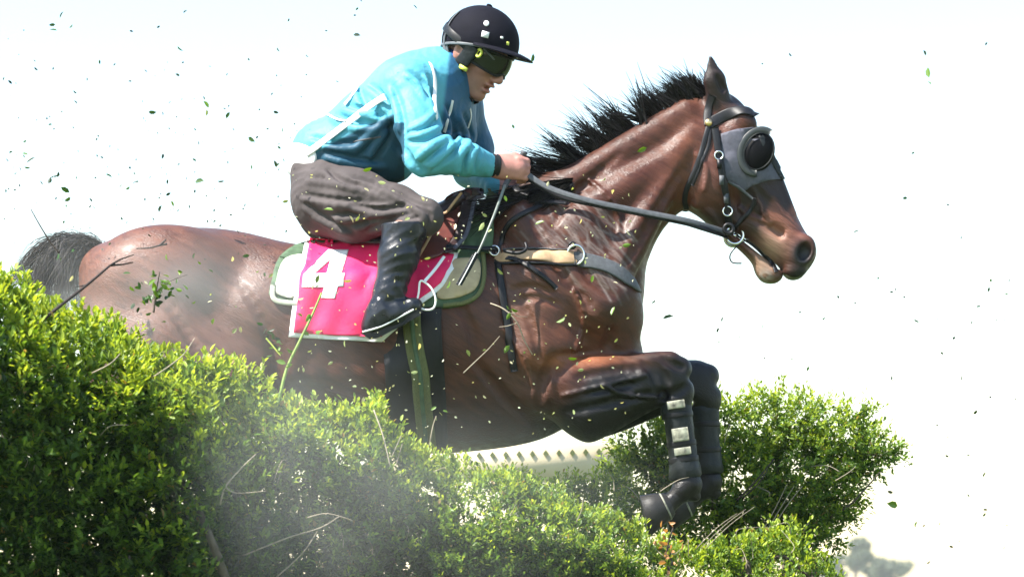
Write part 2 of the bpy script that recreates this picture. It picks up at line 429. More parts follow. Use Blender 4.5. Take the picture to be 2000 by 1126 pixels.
def vnoise(V, s, seed=0):
    """cheap smooth pseudo-noise in [-1,1] at positions V"""
    r = np.random.default_rng(seed); o = 0
    for i in range(5):
        k = r.normal(size=3)*s*(1 + .5*i); m = r.normal(size=3)*s*.6
        o = o + np.sin(V @ k + r.uniform(0, 6) + 1.6*np.sin(V @ m + r.uniform(0, 6)))/(1 + .4*i)
    return o/2.2
def mixc(c, tgt, f): f = np.clip(f, 0, 1)[:, None]; return c*(1-f) + np.array(tgt)*f
def sstep(a, b, x): t = np.clip((x-a)/(b-a), 0, 1); return t*t*(3-2*t)
def gauss(px, py, cx, cy, rx, ry=None): ry = ry or rx; return np.exp(-((px-cx)/rx)**2 - ((py-cy)/ry)**2)

# ================================================================== THE SETTING
def grid_sheet(name, size, mat, z):
    me = mesh_np(name, np.array([(-size, -size, z), (size, -size, z), (size, size, z), (-size, size, z)]), [[0, 1, 2, 3]], False, None, mat); return obj(name, me)
MAT['grass'] = pmat('grass_ground', (0.07, 0.11, 0.03), 0.9, nscale=3, namt=.35, bump=.6, bscale=60, bdist=.03)
tag(grid_sheet('ground', 2500, MAT['grass'], 0.0), kind='structure')

# ------- foliage: leaves grow along shoots
def leaves_from_shoots(base, dirs, length, nper, lsize, fresh, rng, droop=.25, spread=.8):
    n = len(base); tot = n*nper
    s_ = np.tile(np.linspace(.15, 1.0, nper), n) + rng.uniform(-.05, .05, tot)
    B = np.repeat(base, nper, 0); D = np.repeat(dirs, nper, 0); L = np.repeat(length, nper)
    pos = B + D*(L*s_)[:, None] + rng.normal(0, .004, (tot, 3))
    rad = rng.normal(size=(tot, 3)); rad -= D*(rad*D).sum(1, keepdims=True); rad /= np.linalg.norm(rad, axis=1, keepdims=True)
    open_ = np.clip(spread*(1.15 - .55*s_), .2, 1.2)[:, None]
    d = D*(1.1 - open_*.6) + rad*open_; d[:, 2] += .12; d /= np.linalg.norm(d, axis=1, keepdims=True)
    up = D*.7 + np.array((0, 0, .8)) + rng.normal(0, .35, (tot, 3)); nn = up - d*(up*d).sum(1, keepdims=True); nn /= np.maximum(np.linalg.norm(nn, axis=1, keepdims=True), 1e-6)
    size = np.repeat(lsize, nper)*rng.uniform(.65, 1.2, tot)*(1.05 - .3*s_)
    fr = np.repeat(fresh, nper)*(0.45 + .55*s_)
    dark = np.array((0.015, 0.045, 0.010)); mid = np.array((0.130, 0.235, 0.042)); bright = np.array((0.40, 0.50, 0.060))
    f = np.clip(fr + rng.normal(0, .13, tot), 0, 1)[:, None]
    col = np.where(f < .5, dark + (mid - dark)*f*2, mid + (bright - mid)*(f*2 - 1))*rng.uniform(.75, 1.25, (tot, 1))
    dry = rng.uniform(size=tot) < .012; col[dry] = np.array((.36, .26, .10))*rng.uniform(.6, 1.2, (dry.sum(), 1))
    return pos, d, nn, size, col
def leaf_arrays(pos, d, nn, size, wr=.46):
    sd = np.cross(d, nn); w = (size*wr*.5)[:, None]; l = size[:, None]
    V = np.stack([pos, pos + d*l*.30 + sd*w*.9 + nn*w*.3, pos + d*l*.68 + sd*w*.85 + nn*w*.25, pos + d*l - nn*l*.10,
                  pos + d*l*.68 - sd*w*.85 + nn*w*.25, pos + d*l*.30 - sd*w*.9 + nn*w*.3], 1)
    n = len(pos); b = np.arange(n)[:, None]*6
    F = np.concatenate([b + np.array([0, 1, 2, 3]), b + np.array([0, 3, 4, 5])])
    return V.reshape(-1, 3), F
leaf_meshes = {}
def leaf_mesh(i):
    if i not in leaf_meshes:
        V, F = leaf_arrays(np.zeros((1, 3)), np.array([[1.0, 0, 0]]), np.array([[0, 0, 1.0]]), np.array([1.0]), .5)
        leaf_meshes[i] = mesh_np('leaf', V, F, True, None, LEAFM[i])
    return leaf_meshes[i]
def place_leaf(name, parent, pos, d, nn, size, mi):
    o = bpy.data.objects.new(name, leaf_mesh(mi)); sd = np.cross(nn, d)
    m = Matrix(((d[0]*size, sd[0]*size, nn[0]*size, pos[0]), (d[1]*size, sd[1]*size, nn[1]*size, pos[1]), (d[2]*size, sd[2]*size, nn[2]*size, pos[2]), (0, 0, 0, 1)))
    COL.objects.link(o)
    if parent is not None:
        o.parent = parent; o.matrix_parent_inverse = Matrix.Translation(-Vector(parent.location))
    o.matrix_basis = m; return o
def hedge(name, label, loc, parts, twigs, rng, nleaf=280, cat='hedge', group='shrubs of the jump hedge'):
    e = empty(name, loc); tag(e, label, cat, group)
    A = [np.concatenate(q) for q in zip(*parts)]
    pos, d, nn, size, col = A
    cand = np.argsort(pos[:, 1] - .25*pos[:, 2] + rng.uniform(0, .45, len(pos)))[:nleaf*6]; pick = rng.choice(cand, nleaf, replace=False)
    keep = np.ones(len(pos), bool); keep[pick] = False
    for i in pick:
        b = col[i].sum(); place_leaf('leaf', e, pos[i], d[i], nn[i], size[i]*1.15, 0 if b < .13 else (1 if b < .32 else 2))
    V, F = leaf_arrays(pos[keep], d[keep], nn[keep], size[keep])
    f = obj('foliage', mesh_np(name + '_foliage', V, F, True, {'Col': np.repeat(col[keep], 6, 0)}, MAT['foliage']), e); f['kind'] = 'stuff'
    for pts, r0, r1, m in twigs:
        g = Geo(); p = catmull(pts, 5); g.tube(p, np.linspace(r0, r1, len(p)), 6); g.build('branch', MAT[m], e)
    return e
def norm(v): return v/np.maximum(np.linalg.norm(v, axis=1, keepdims=True), 1e-9)

def band(pxs, tops, ys, half, zmin, ntop, nfront, rng, lsize, nper=13, lump=.05, seed=1, fresh_top=.72, slen=.09, drop=30, inner=.9):
    """a run of hedge: top outline in photo rows at photo columns, centre depth ys, domed top, leafy front"""
    out = []
    for which, n in ((w_, int(n_)) for w_, n_ in (('top', ntop), ('front', nfront), ('back', nfront//3), ('in', (ntop + nfront)*inner))):
        px = rng.uniform(pxs[0], pxs[-1], n); yc = np.interp(px, pxs, ys); py = np.interp(px, pxs, tops) + drop
        k = (CAM_D + yc)/(PXM*CAM_D); x = (px - 1000)*k; zt = CAM_Z + (HOR - py)*k
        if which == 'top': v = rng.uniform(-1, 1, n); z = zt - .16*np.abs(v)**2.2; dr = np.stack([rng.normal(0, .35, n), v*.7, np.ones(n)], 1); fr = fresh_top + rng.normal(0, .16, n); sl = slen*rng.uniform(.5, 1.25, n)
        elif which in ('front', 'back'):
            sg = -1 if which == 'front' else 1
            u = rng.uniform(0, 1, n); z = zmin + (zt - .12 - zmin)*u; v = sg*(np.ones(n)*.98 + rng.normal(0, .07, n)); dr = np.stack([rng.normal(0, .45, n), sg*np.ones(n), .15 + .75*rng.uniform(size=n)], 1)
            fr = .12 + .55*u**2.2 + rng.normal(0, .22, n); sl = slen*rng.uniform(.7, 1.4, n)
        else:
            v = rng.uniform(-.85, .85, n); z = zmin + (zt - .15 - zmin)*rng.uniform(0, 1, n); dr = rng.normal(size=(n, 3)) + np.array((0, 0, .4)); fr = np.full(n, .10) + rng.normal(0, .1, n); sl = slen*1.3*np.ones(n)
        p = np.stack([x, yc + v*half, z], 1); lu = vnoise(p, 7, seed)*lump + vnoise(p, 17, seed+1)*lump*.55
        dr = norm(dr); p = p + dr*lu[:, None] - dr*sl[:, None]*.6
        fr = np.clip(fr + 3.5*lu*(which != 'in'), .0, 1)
        out.append(leaves_from_shoots(p, dr, sl, nper, np.full(n, lsize), fr, rng))
    return out
def lobes(L, n, rng, lsize, nper=14, upb=.35, slen=.085):
    out = []; A = np.array(L, float); w = A[:, 2]**2; idx = rng.choice(len(A), n, p=w/w.sum())
    d = norm(rng.normal(size=(n, 3))*np.array((1, 1, 1))); r = A[idx, 2]/PXM*rng.uniform(.55, 1.0, n)**.5
    c_ = np.array([P(a[0], a[1], a[3]) for a in A])[idx]
    p = c_ + d*r[:, None]*np.array((1, 1.0, 1)); lu = vnoise(p, 12, 4)*.03; p += d*lu[:, None]
    dr = norm(d + np.array((0.08, 0, upb)) + rng.normal(0, .25, (n, 3))); sl = slen*rng.uniform(.6, 1.3, n)
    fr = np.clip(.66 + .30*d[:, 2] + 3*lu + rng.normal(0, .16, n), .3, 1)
    out.append(leaves_from_shoots(p - dr*sl[:, None]*.5, dr, sl, nper, np.full(n, lsize), fr, rng, spread=.9)); return out

rg = np.random.default_rng(21)
def rand_twigs(n, x0, x1, y0, y1, ya, yb, m='bark', r=.004, L=(60, 160), rng=rg):
    t = []
    for i in range(n):
        a = np.array((rng.uniform(x0, x1), rng.uniform(y0, y1))); an = rng.uniform(-2.6, -.5); l = rng.uniform(*L); y = np.interp(a[0], [x0, x1], [ya, yb]) + rng.normal(0, .03)
        b = a + l*.5*np.array((math.cos(an), math.sin(an))) + rng.normal(0, 8, 2); c_ = a + l*np.array((math.cos(an), math.sin(an)*.9)) + rng.normal(0, 10, 2)
        t.append(([P(*a, y), P(*b, y + rng.normal(0, .02)), P(*c_, y + rng.normal(0, .04))], r, r*.35, m))
    return t
def stems(pxs, y0, y1, top, n, rng):
    t = []
    for i in range(n):
        px = rng.uniform(pxs[0], pxs[1]); y = np.interp(px, pxs, (y0, y1)) + rng.uniform(-.08, .12); b = P(px, 1160, y); b[2] = 0.0
        c_ = P(px + rng.normal(0, 20), 1120, y); d_ = P(np.clip(px + rng.normal(0, 40), *pxs), top + rng.uniform(60, 140), y + rng.uniform(0, .1)); t.append(([b, c_, d_], .013, .004, 'bark'))
    return t
# left run of the hedge, nearest the camera
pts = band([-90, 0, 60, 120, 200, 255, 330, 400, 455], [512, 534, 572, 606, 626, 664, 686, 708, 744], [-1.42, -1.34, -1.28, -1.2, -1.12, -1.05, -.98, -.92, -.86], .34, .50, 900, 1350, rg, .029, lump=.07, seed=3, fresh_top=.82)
tw = stems((-60, 440), -1.35, -.9, 620, 9, rg) + rand_twigs(6, 40, 440, 760, 1120, -1.66, -1.16, 'paletwig', .0013, (30, 70)) + [([P(430,985,-1.26), P(440,950,-1.27), P(470,915,-1.26), P(500,886,-1.25)], .0026, .0014, 'paletwig'), ([P(440,950,-1.27), P(462,962,-1.28), P(520,958,-1.28)], .002, .001, 'paletwig'),
    ([P(440,1126,-1.25), P(415,1060,-1.3), P(395,1010,-1.28), P(380,970,-1.2)], .013, .008, 'bark'), ([P(180,728,-1.5), P(215,710,-1.52), P(235,690,-1.5)], .002, .001, 'paletwig')]
hedge('hedge_shrub', 'tall dark green shrub at left end of the hedge, nearest the camera', P(180, 1160, -1.2), pts, tw, rg)
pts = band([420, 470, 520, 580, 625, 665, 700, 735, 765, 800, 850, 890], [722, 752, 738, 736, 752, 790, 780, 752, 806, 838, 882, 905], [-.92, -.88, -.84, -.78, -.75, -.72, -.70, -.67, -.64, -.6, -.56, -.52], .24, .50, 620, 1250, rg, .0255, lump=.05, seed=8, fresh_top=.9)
tw = stems((450, 860), -.88, -.55, 800, 7, rg) + [([P(730,800,-.9), P(748,850,-.93), P(762,910,-.95)], .0022, .0016, 'paletwig'), ([P(470,1086,-1.13), P(560,1050,-1.15), P(625,1030,-1.12), P(662,1008,-1.1)], .0022, .0014, 'paletwig'),
    ([P(540,1126,-1.1), P(590,1080,-1.12), P(620,1036,-1.12)], .0022, .001, 'paletwig'), ([P(1040-440,1010,-1.1), P(640,1002,-1.1), P(690,1016,-1.1)], .002, .001, 'paletwig')] + rand_twigs(9, 480, 880, 860, 1110, -1.14, -.80, 'paletwig', .0012, (30, 60))
hedge('hedge_shrub', 'bright-topped hedge shrub in front of the girth', P(650, 1160, -.75), pts, tw, rg)
# low middle run, in front of the chest and fore hooves
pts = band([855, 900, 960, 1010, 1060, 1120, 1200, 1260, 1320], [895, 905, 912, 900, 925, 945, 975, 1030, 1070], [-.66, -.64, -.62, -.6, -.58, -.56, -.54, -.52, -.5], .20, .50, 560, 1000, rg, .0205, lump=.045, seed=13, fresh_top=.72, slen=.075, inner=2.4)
tw = stems((880, 1300), -.62, -.5, 960, 6, rg) + rand_twigs(9, 880, 1300, 940, 1110, -.82, -.68, 'paletwig', .0016, (40, 70))
hedge('hedge_shrub', 'low trampled part of the hedge below the horse\'s chest', P(1080, 1160, -.58), pts, tw, rg)
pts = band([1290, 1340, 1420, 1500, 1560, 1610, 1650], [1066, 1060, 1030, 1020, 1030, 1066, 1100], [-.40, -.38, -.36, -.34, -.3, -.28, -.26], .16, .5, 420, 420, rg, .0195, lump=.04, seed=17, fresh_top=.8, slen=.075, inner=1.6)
tw = stems((1320, 1620), -.38, -.28, 1040, 4, rg) + [([P(1360+i*9, 1070, -.56), P(1400+i*13, 1030-i*3, -.57), P(1440+i*17, 1000-i*5+rg.normal(0, 6), -.56)], .0012, .0006, 'paletwig') for i in range(3)] + rand_twigs(8, 1300, 1640, 1040, 1120, -.54, -.42, 'paletwig', .0014, (30, 60))
hedge('hedge_shrub', 'low yellow-green shrub at bottom right under the fore hooves', P(1470, 1160, -.35), pts, tw, rg)
# bush behind the fore legs
LB = [(1262,868,66,.5),(1330,880,82,.45),(1235,930,60,.5),(1420,846,84,.5),(1505,832,82,.5),(1580,842,78,.52),(1640,880,74,.5),(1700,892,48,.5),(1732,888,28,.48),(1560,930,100,.5),(1450,940,100,.48),(1350,985,95,.5),(1640,960,58,.5),(1610,1010,58,.5),(1520,1010,90,.5),(1440,1050,90,.5),(1686,806,16,.5),(1680,835,26,.5),(1180,1000,80,.4),(1120,990,60,.35),(1060,990,55,.35),(1000,960,40,.35),(1560,1070,60,.5)]
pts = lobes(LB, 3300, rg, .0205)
core = P(1440, 1130, .5)
tw = [([P(1440,1160,.5)*np.array((1, 1, 0)) , P(1440,1120,.5), P(1400,1000,.45), P(1330,880,.45)], .03, .006, 'bark'), ([P(1450,1125,.5), P(1520,980,.5), P(1510,850,.5)], .02, .005, 'bark'),
      ([P(1450,1125,.5), P(1560,1000,.5), P(1650,890,.5), P(1725,890,.48)], .02, .004, 'bark'), ([P(1620,1010,.45), P(1660,985,.42), P(1680,965,.4), P(1720,920,.42)], .005, .002, 'bark')]
tw += [([P(1490+i*8, 1035, .12), P(1515+i*12, 990-i*3, .10), P(1535+i*16, 950-i*4 + rg.normal(0, 8), .10)], .0016, .0008, 'paletwig') for i in range(3)]
tw += [([P(1440, 975, .10), P(1475, 940, .08), P(1512, 895, .10)], .0035, .0014, 'darktwig'), ([P(1450, 972, .10), P(1480, 945, .08), P(1500, 915, .10)], .003, .0014, 'darktwig')] + rand_twigs(10, 1240, 1680, 860, 1040, .14, .16, 'paletwig', .0016, (30, 70))
hedge('hedge_bush', 'sprawling sunlit green bush behind the horse\'s forelegs', P(1440, 1160, .5)*np.array((1, 1, 0)), pts, tw, rg, cat='bush')
# dry broken sprig by the hoof
e = empty('dry_sprig', P(1305, 1060, -.60)); tag(e, 'sprig of dry orange-brown leaves beside the front hoof', 'sprig')
g = Geo(); g.tube(catmull([P(1300,1100,-.60), P(1305,1060,-.61), P(1315,1030,-.61)], 5), .0025, 6); g.build('stem', MAT['darktwig'], e)
drym = leaf_mat('leaf_dry', (0.50, 0.24, 0.10)); LEAFM.append(drym)
for i in range(22):
    d = norm(rg.normal(size=(1, 3)))[0]; n_ = np.cross(d, rg.normal(size=3)); n_ /= np.linalg.norm(n_)
    place_leaf('leaf', e, P(1302 + rg.normal(0, 16), 1062 + rg.normal(0, 26), -.61 + rg.normal(0, .02)), d, n_, rg.uniform(.018, .032), 5)

# ------- cream board with diamonds behind the hedge
bo = empty('rail_board', P(1050, 1160, 2.4)*np.array((1, 1, 0))); tag(bo, 'cream board with a row of green diamonds behind the hedge', 'board')
g = Geo(); a, b = P(760, 940, 2.4), P(1236, 868, 2.4); g.box(((a[0]+b[0])/2, 2.4, (a[2]+b[2])/2), ((b[0]-a[0])/2, .02, (b[2]-a[2])/2)); g.build('panel', MAT['board'], bo)
for px in (800, 1010, 1215):
    g = Geo(); q = P(px, 900, 2.45); g.box((q[0], 2.46, q[2]/2), (.035, .035, q[2]/2)); g.build('post', MAT['board'], bo)
for px in range(858, 1236, 26):
    g = Geo(); c_ = P(px, 890 - (px-900)*.03, 2.374); r = 7.5/PXM*1.3
    g.add([c_ + np.array(v) for v in ((-r*.75, 0, 0), (0, 0, -r), (r*.75, 0, 0), (0, 0, r), (-r*.75, .004, 0), (0, .004, -r), (r*.75, .004, 0), (0, .004, r))], [[0, 1, 2, 3], [0, 4, 5, 1], [1, 5, 6, 2], [2, 6, 7, 3], [3, 7, 4, 0]]); g.build('diamond', MAT['diamond'], bo, False)

# ------- far gum trees
def gum(px, y, top_py, wpx, label, rng):
    k = (CAM_D + y)/(PXM*CAM_D); base = np.array(((px-1000)*k, y, 0)); zt = CAM_Z + (HOR - top_py)*k; w = wpx*k
    e = empty('gum_tree', base); tag(e, label, 'tree', 'far trees on the horizon')
    g = Geo(); g.tube(catmull([base, base + np.array((.1, 0, zt*.3)), base + np.array((-.1, 0, zt*.6))], 5), np.linspace(.3, .16, 11), 8)
    ends = []
    for i in range(9):
        a = rng.uniform(0, 6.28); r = w*.5*rng.uniform(.2, 1); en = base + np.array((math.cos(a)*r, math.sin(a)*r, zt*rng.uniform(.55, .93))); ends.append(en)
        g.tube(catmull([base + np.array((0, 0, zt*rng.uniform(.3, .55))), (base + en)/2 + np.array((0, 0, zt*.22)), en], 4), np.linspace(.14, .04, 9), 6)
    g.build('trunk', MAT['bark'], e)
    pos = []
    for en in ends + [base + np.array((0, 0, zt - .9))]:
        n = 260; q = rng.normal(size=(n, 3)); q = norm(q)*rng.uniform(.5, 1, (n, 1))**.4; pos.append(en + q*np.array((w*.20, w*.20, .75))*rng.uniform(.7, 1.1))
    pos = np.concatenate(pos); n = len(pos); d = norm(rng.normal(size=(n, 3)) - np.array((0, 0, .4))); up = rng.normal(size=(n, 3)); nn = norm(up - d*(up*d).sum(1, keepdims=True))
    V, F = leaf_arrays(pos, d, nn, rng.uniform(.3, .6, n), .5); col = np.array((.10, .125, .075))*rng.uniform(.6, 1.3, (n, 1))
    cr = obj('crown', mesh_np('crown', V, F, True, {'Col': np.repeat(col, 6, 0)}, MAT['gum']), e); cr['kind'] = 'stuff'
for a in ((1670, 330, 1050, 70, 'tallest pale hazy tree far off, just right of the bush'), (1632, 340, 1084, 70, 'hazy far tree half hidden behind the low shrub at right'), (1745, 345, 1092, 80, 'low hazy far tree top at the bottom right edge'), (1702, 350, 1102, 66, 'lowest hazy far tree top between two taller ones')):
    gum(*a, rg)

# ================================================================== THE HORSE
horse = empty('horse', P(700, 860, 0))
tag(horse, 'bay racehorse with black mane leaping over the hedge', 'horse')
G = Grid((-1.62, -0.48, CAM_Z - 0.12), (1.02, 0.48, CAM_Z + 1.66), 0.0055)
# trunk
G.plate([(160,575),(182,528),(225,488),(285,462),(350,449),(410,446),(480,455),(560,474),(650,486),(740,474),(850,440),(940,398),(1030,352),(1085,345),
         (1170,400),(1232,500),(1250,570),(1247,625),(1236,672),(1205,730),(1150,800),(1060,856),(930,880),(800,884),(680,866),(560,826),(470,790),(380,785),(280,780),(205,720),(165,640)],
        [(700,660,185,176),(560,620,165,172),(880,640,190,172),(1060,600,160,140),(1190,620,95,112),(350,560,120,158),(240,600,100,120),(180,590,60,60),
         (1040,370,70,45),(960,430,90,80),(750,490,90,120),(450,480,80,110),(1240,600,60,60),(450,740,90,150)], 0, k=.02, blur=6)
# neck
G.plate([(1376,190),(1340,207),(1290,236),(1230,268),(1170,306),(1105,342),(1030,372),(985,430),(1000,540),(1090,640),(1200,650),(1245,592),(1262,520),(1282,470),(1305,436),(1335,410),(1375,400),(1425,330),(1425,230)],
        [(1360,300,75,52),(1230,390,100,74),(1120,470,120,110),(1200,560,95,118),(1340,215,45,34),(1230,280,60,40),(1120,350,70,45),(1290,440,50,45),(1250,560,60,80)], 0, k=.045, blur=6)
# head (upper part) and lower jaw
G.plate([(1378,186),(1405,178),(1435,190),(1460,216),(1480,250),(1500,292),(1520,335),(1540,380),(1556,420),(1572,452),(1590,476),(1595,490),(1589,512),(1567,540),(1547,547),(1532,538),(1520,520),(1492,496),(1462,470),(1430,450),(1390,432),(1350,412),(1328,380),(1322,330),(1335,268),(1358,218)],
        [(1395,340,62,58),(1450,270,55,60),(1480,320,48,52),(1510,400,42,40),(1550,480,34,38),(1565,520,26,32),(1400,220,45,44),(1350,350,40,44),(1450,430,32,36)], 0, k=.02, blur=4)
G.plate([(1345,400),(1365,422),(1392,446),(1420,468),(1448,492),(1468,514),(1476,536),(1490,549),(1510,553),(1524,548),(1528,538),(1512,522),(1488,500),(1455,474),(1420,445),(1390,400)],
        [(1380,415,30,46),(1430,465,20,28),(1500,535,20,26)], 0, k=.010, blur=2)
def both(fn):
    for s_ in (-1, 1): fn(s_)
def C3(px, py, y, s_): return P(px, py, 0) + np.array((0, s_*y, 0))
def musc(s_):
    cap = lambda a, b, r1, r2, k=.03, sub=False: G.cap(C3(*a, s_), C3(*b, s_), r1, r2, k, sub)
    el = lambda c, r, k=.03, sub=False, R=None: G.ell(C3(*c, s_), r, R, k, sub)
    def ry(a): a = math.radians(a); return np.array([[math.cos(a), 0, math.sin(a)], [0, 1, 0], [-math.sin(a), 0, math.cos(a)]])
    # shoulder, arm, breast
    cap((1010,440,.10), (1165,610,.13), .065, .09, .035)
    cap((1040,560,.15), (1050,690,.16), .085, .095, .03)
    cap((1110,470,.125), (1195,590,.125), .045, .075, .025)
    el((1190,625,.10), (.10,.075,.12), .03); el((1200,700,.06), (.085,.085,.10), .03)
    cap((1080,690,.15), (1060,770,.15), .085, .07, .025)
    cap((985,500,.185), (1030,720,.185), .012, .02, .03)
    # belly, flank, rump, thigh
    el((330,560,.13), (.23,.14,.17), .05); el((300,690,.15), (.18,.11,.20), .05); el((470,740,.17), (.13,.09,.14), .05)
    cap((220,540,.07), (250,760,.13), .09, .10, .04)
    for i, q in enumerate((600, 645, 690, 735, 780, 825)):            # faint ribs
        cap((q+20,570,.232), (q-15,740,.238), .018, .018, .05)
    # neck muscles and throat groove
    cap((1352,262,.045), (1190,560,.115), .032, .06, .025)
    cap((1340,225,.02), (1090,385,.035), .045, .06, .03)
    cap((1330,300,.055), (1150,420,.085), .03, .05, .03)
    cap((1318,420,.05), (1240,560,.105), .010, .016, .022, True)
    # head
    el((1384,348,.058), (.080,.034,.088), .015); cap((1350,300,.06), (1360,400,.05), .018, .02, .012)
    cap((1425,318,.082), (1500,388,.056), .012, .010, .014)
    el((1452,246,.075), (.04,.022,.03), .015, R=ry(50))
    cap((1400,215,.045), (1450,235,.06), .02, .02, .02)
    el((1478,292,.083), (.032,.012,.024), .008, R=ry(40))                                   # eye bulge
    cap((1425,395,.072), (1520,460,.052), .010, .012, .02, True)                          # hollow under the crest
    cap((1500,300,.04), (1545,420,.028), .012, .010, .015)
    el((1563,492,.045), (.042,.022,.050), .012, R=ry(20)); el((1568,497,.066), (.022,.024,.030), .008, True, R=ry(15))
    el((1552,530,.03), (.032,.022,.022), .012); el((1505,538,.02), (.034,.018,.022), .010)
    # ear
    tip = C3(1384 if s_ < 0 else 1400, 122, .075, s_); base = C3(1400, 196, .055, s_)
    mid = C3(1392 if s_ < 0 else 1402, 164, .070, s_)
    G.cap(base, mid, .036, .032, .012, sy=.62); G.cap(mid, tip, .031, .007, .006, sy=.55)
    G.cap(mid + np.array((.010, s_*.020, .004)), base + np.array((.012, s_*.022, .02)), .010, .009, .006, True)
both(musc)
G.cap(P(1528,541,-.06), P(1448,478,-.06), .0035, .003, .005, True); G.cap(P(1528,541,.06), P(1448,478,.06), .0035, .003, .005, True)
# fore legs: forearm, knee, cannon, fetlock, pastern
def foreleg(y, dx, dy, near):
    if near:
        G.plate([(1030,740),(1065,705),(1100,692),(1160,688),(1220,690),(1290,686),(1318,694),(1334,714),(1338,750),(1328,785),(1310,792),(1286,796),(1240,820),(1195,846),(1152,864),(1118,852),(1085,826),(1050,790)],
                [(1090,770,75,62),(1160,770,70,62),(1240,755,48,44),(1310,740,38,36)], y, k=.014, blur=3)
        kn, f0 = (1318, 742), (1346, 945)
    else:
        G.plate([(1120,720),(1180,700),(1260,702),(1340,702),(1372,708),(1392,730),(1399,765),(1396,798),(1366,800),(1330,800),(1280,815),(1220,840),(1160,855),(1110,830)],
                [(1150,770,70,58),(1260,760,46,42),(1375,750,36,34)], y, k=.03, blur=3)
        kn, f0 = (1372, 755), (1386, 940)
    a = P(*kn, y); b = P(*f0, y)
    G.cap(P(kn[0]-6, kn[1]-18, y), P(kn[0]+10, kn[1]+22, y), .046, .042, .02, sy=.95)
    if near: G.cap(P(1262,712,y-.02), P(1310,706,y-.015), .022, .026, .02); G.cap(P(1180,800,y-.03), P(1290,768,y-.02), .035, .022, .02); G.cap(P(1120,735,y-.045), P(1240,725,y-.03), .04, .022, .02)
    G.ell(P(kn[0]+14, kn[1]-22, y), (.030, .036, .034), None, .012); G.ell(P(kn[0]+16, kn[1]+14, y), (.026, .034, .030), None, .010)
    G.cap(P(kn[0]+34, kn[1]-4, y-.05), P(kn[0]+34, kn[1]-4, y+.05), .008, .008, .012, True); G.cap(P(kn[0]-24, kn[1]+30, y-.06), P(kn[0]-24, kn[1]+30, y+.06), .012, .012, .02, True)
    G.cap(P(kn[0]+8, kn[1]+25, y), P(f0[0]-2, f0[1]-28, y), .034, .029, .02)
    G.cap(P(kn[0]-8, kn[1]+50, y), P(f0[0]-16, f0[1]-28, y), .020, .020, .015)       # flexor tendons
    G.cap(b, P(f0[0]-10, f0[1]+10, y), .040, .037, .015); G.ell(P(f0[0]+10, f0[1]+24, y), (.020, .018, .016), None, .01)
    hp = (f0[0]-44, f0[1]+42)
    G.cap(P(f0[0]-12, f0[1]+14, y), P(*hp, y), .026, .030, .012)
    return hp
hoofs = [(foreleg(-.14, 0, 0, True), -.14), (foreleg(.14, 0, 0, False), .14)]
# hind legs, pushing off behind the hedge
for y, dx in ((-.15, 0), (.15, 26)):
    st = (455+dx, 770); hk = (262+dx, 868); ft = (215+dx, 1030)
    G.cap(P(330+dx, 680, y), P(*st, y), .15, .13, .05); G.cap(P(*st, y), P(hk[0]+14, hk[1]-6, y), .105, .052, .04)
    G.cap(P(hk[0]-14, hk[1]-16, y), P(hk[0], hk[1]+20, y), .040, .046, .02); G.cap(P(*hk, y), P(ft[0]+4, ft[1]-14, y), .042, .034, .02)
    G.cap(P(*ft, y), P(ft[0]-4, ft[1]+4, y), .044, .042, .02); G.cap(P(*ft, y), P(ft[0]+6, ft[1]+52, y), .036, .038, .02)
    hoofs.append(((ft[0]+6, ft[1]+52), y))
HV, HQ = G.mesh(); HB = bvh_of(HV, HQ)
for pth, r_ in (([(922,696),(958,742),(1000,792),(1040,830)], .014), ([(1006,560),(1040,640),(1056,706)], .010), ([(1042,430),(1090,520),(1160,604)], .012), ([(1332,330),(1272,430),(1222,520)], .012), ([(1128,736),(1200,722),(1292,712)], .009),
                ([(1106,804),(1200,784),(1296,764)], .010), ([(1150,765),(1240,748)], .008), ([(1196,640),(1180,692)], .012), ([(1424,352),(1434,400),(1448,430)], .010), ([(470,556),(520,640),(540,744)], .014), ([(1085,694),(1062,740),(1052,792)], .012), ([(1296,700),(1318,712),(1336,716)], .006), ([(1300,772),(1322,766),(1340,752)], .007), ([(1284,716),(1300,740),(1302,772)], .007), ([(1256,706),(1276,728),(1284,770)], .007),
                ([(1000,566),(1040,560),(1080,572)], .006), ([(1012,584),(1050,580),(1090,594)], .006), ([(1230,690),(1150,690),(1090,694)], .010), ([(300,560),(360,640),(400,720)], .012), ([(1110,470),(1150,540),(1200,580)], .010), ([(880,560),(920,640),(930,700)], .012), ([(1210,300),(1120,380),(1080,440)], .010)):
    crease(G, HB, pth, r_, r_*.35, .016)
for pth in ([(1468,362),(1488,402),(1500,442)], [(1442,404),(1470,424),(1506,434)], [(1100,772),(1180,752),(1262,732)], [(640,762),(760,792),(880,806)], [(1120,560),(1142,620),(1122,684)], [(1180,752),(1220,770),(1290,776)], [(1360,300),(1380,330),(1376,372)], [(980,640),(1020,690),(1040,750)], [(1150,350),(1200,400),(1210,460)]):
    pp = [cast(HB, *q) for q in catmull(pth, 5)]; pp = [a + b*.0005 for a, b in pp if a is not None]
    for a, b in zip(pp[:-1], pp[1:]): G.cap(a, b, .0050, .0050, .008)
HV, HQ = G.mesh(); del G
hx, hy = to_px(HV)
n1 = vnoise(HV, 9, 1); n2 = vnoise(HV, 30, 2); n3 = vnoise(HV, 75, 3)
c = np.tile(np.array((0.062, 0.0190, 0.0100)), (len(HV), 1))
c *= (1 + .22*n1 + .14*n2 + .10*n3)[:, None]
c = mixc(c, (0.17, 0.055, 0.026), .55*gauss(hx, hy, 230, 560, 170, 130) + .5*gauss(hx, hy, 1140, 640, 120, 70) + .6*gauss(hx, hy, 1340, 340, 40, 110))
c = mixc(c, (0.12, 0.058, 0.042), .5*gauss(hx, hy, 540, 560, 110, 80))                      # paler barrel behind the girth
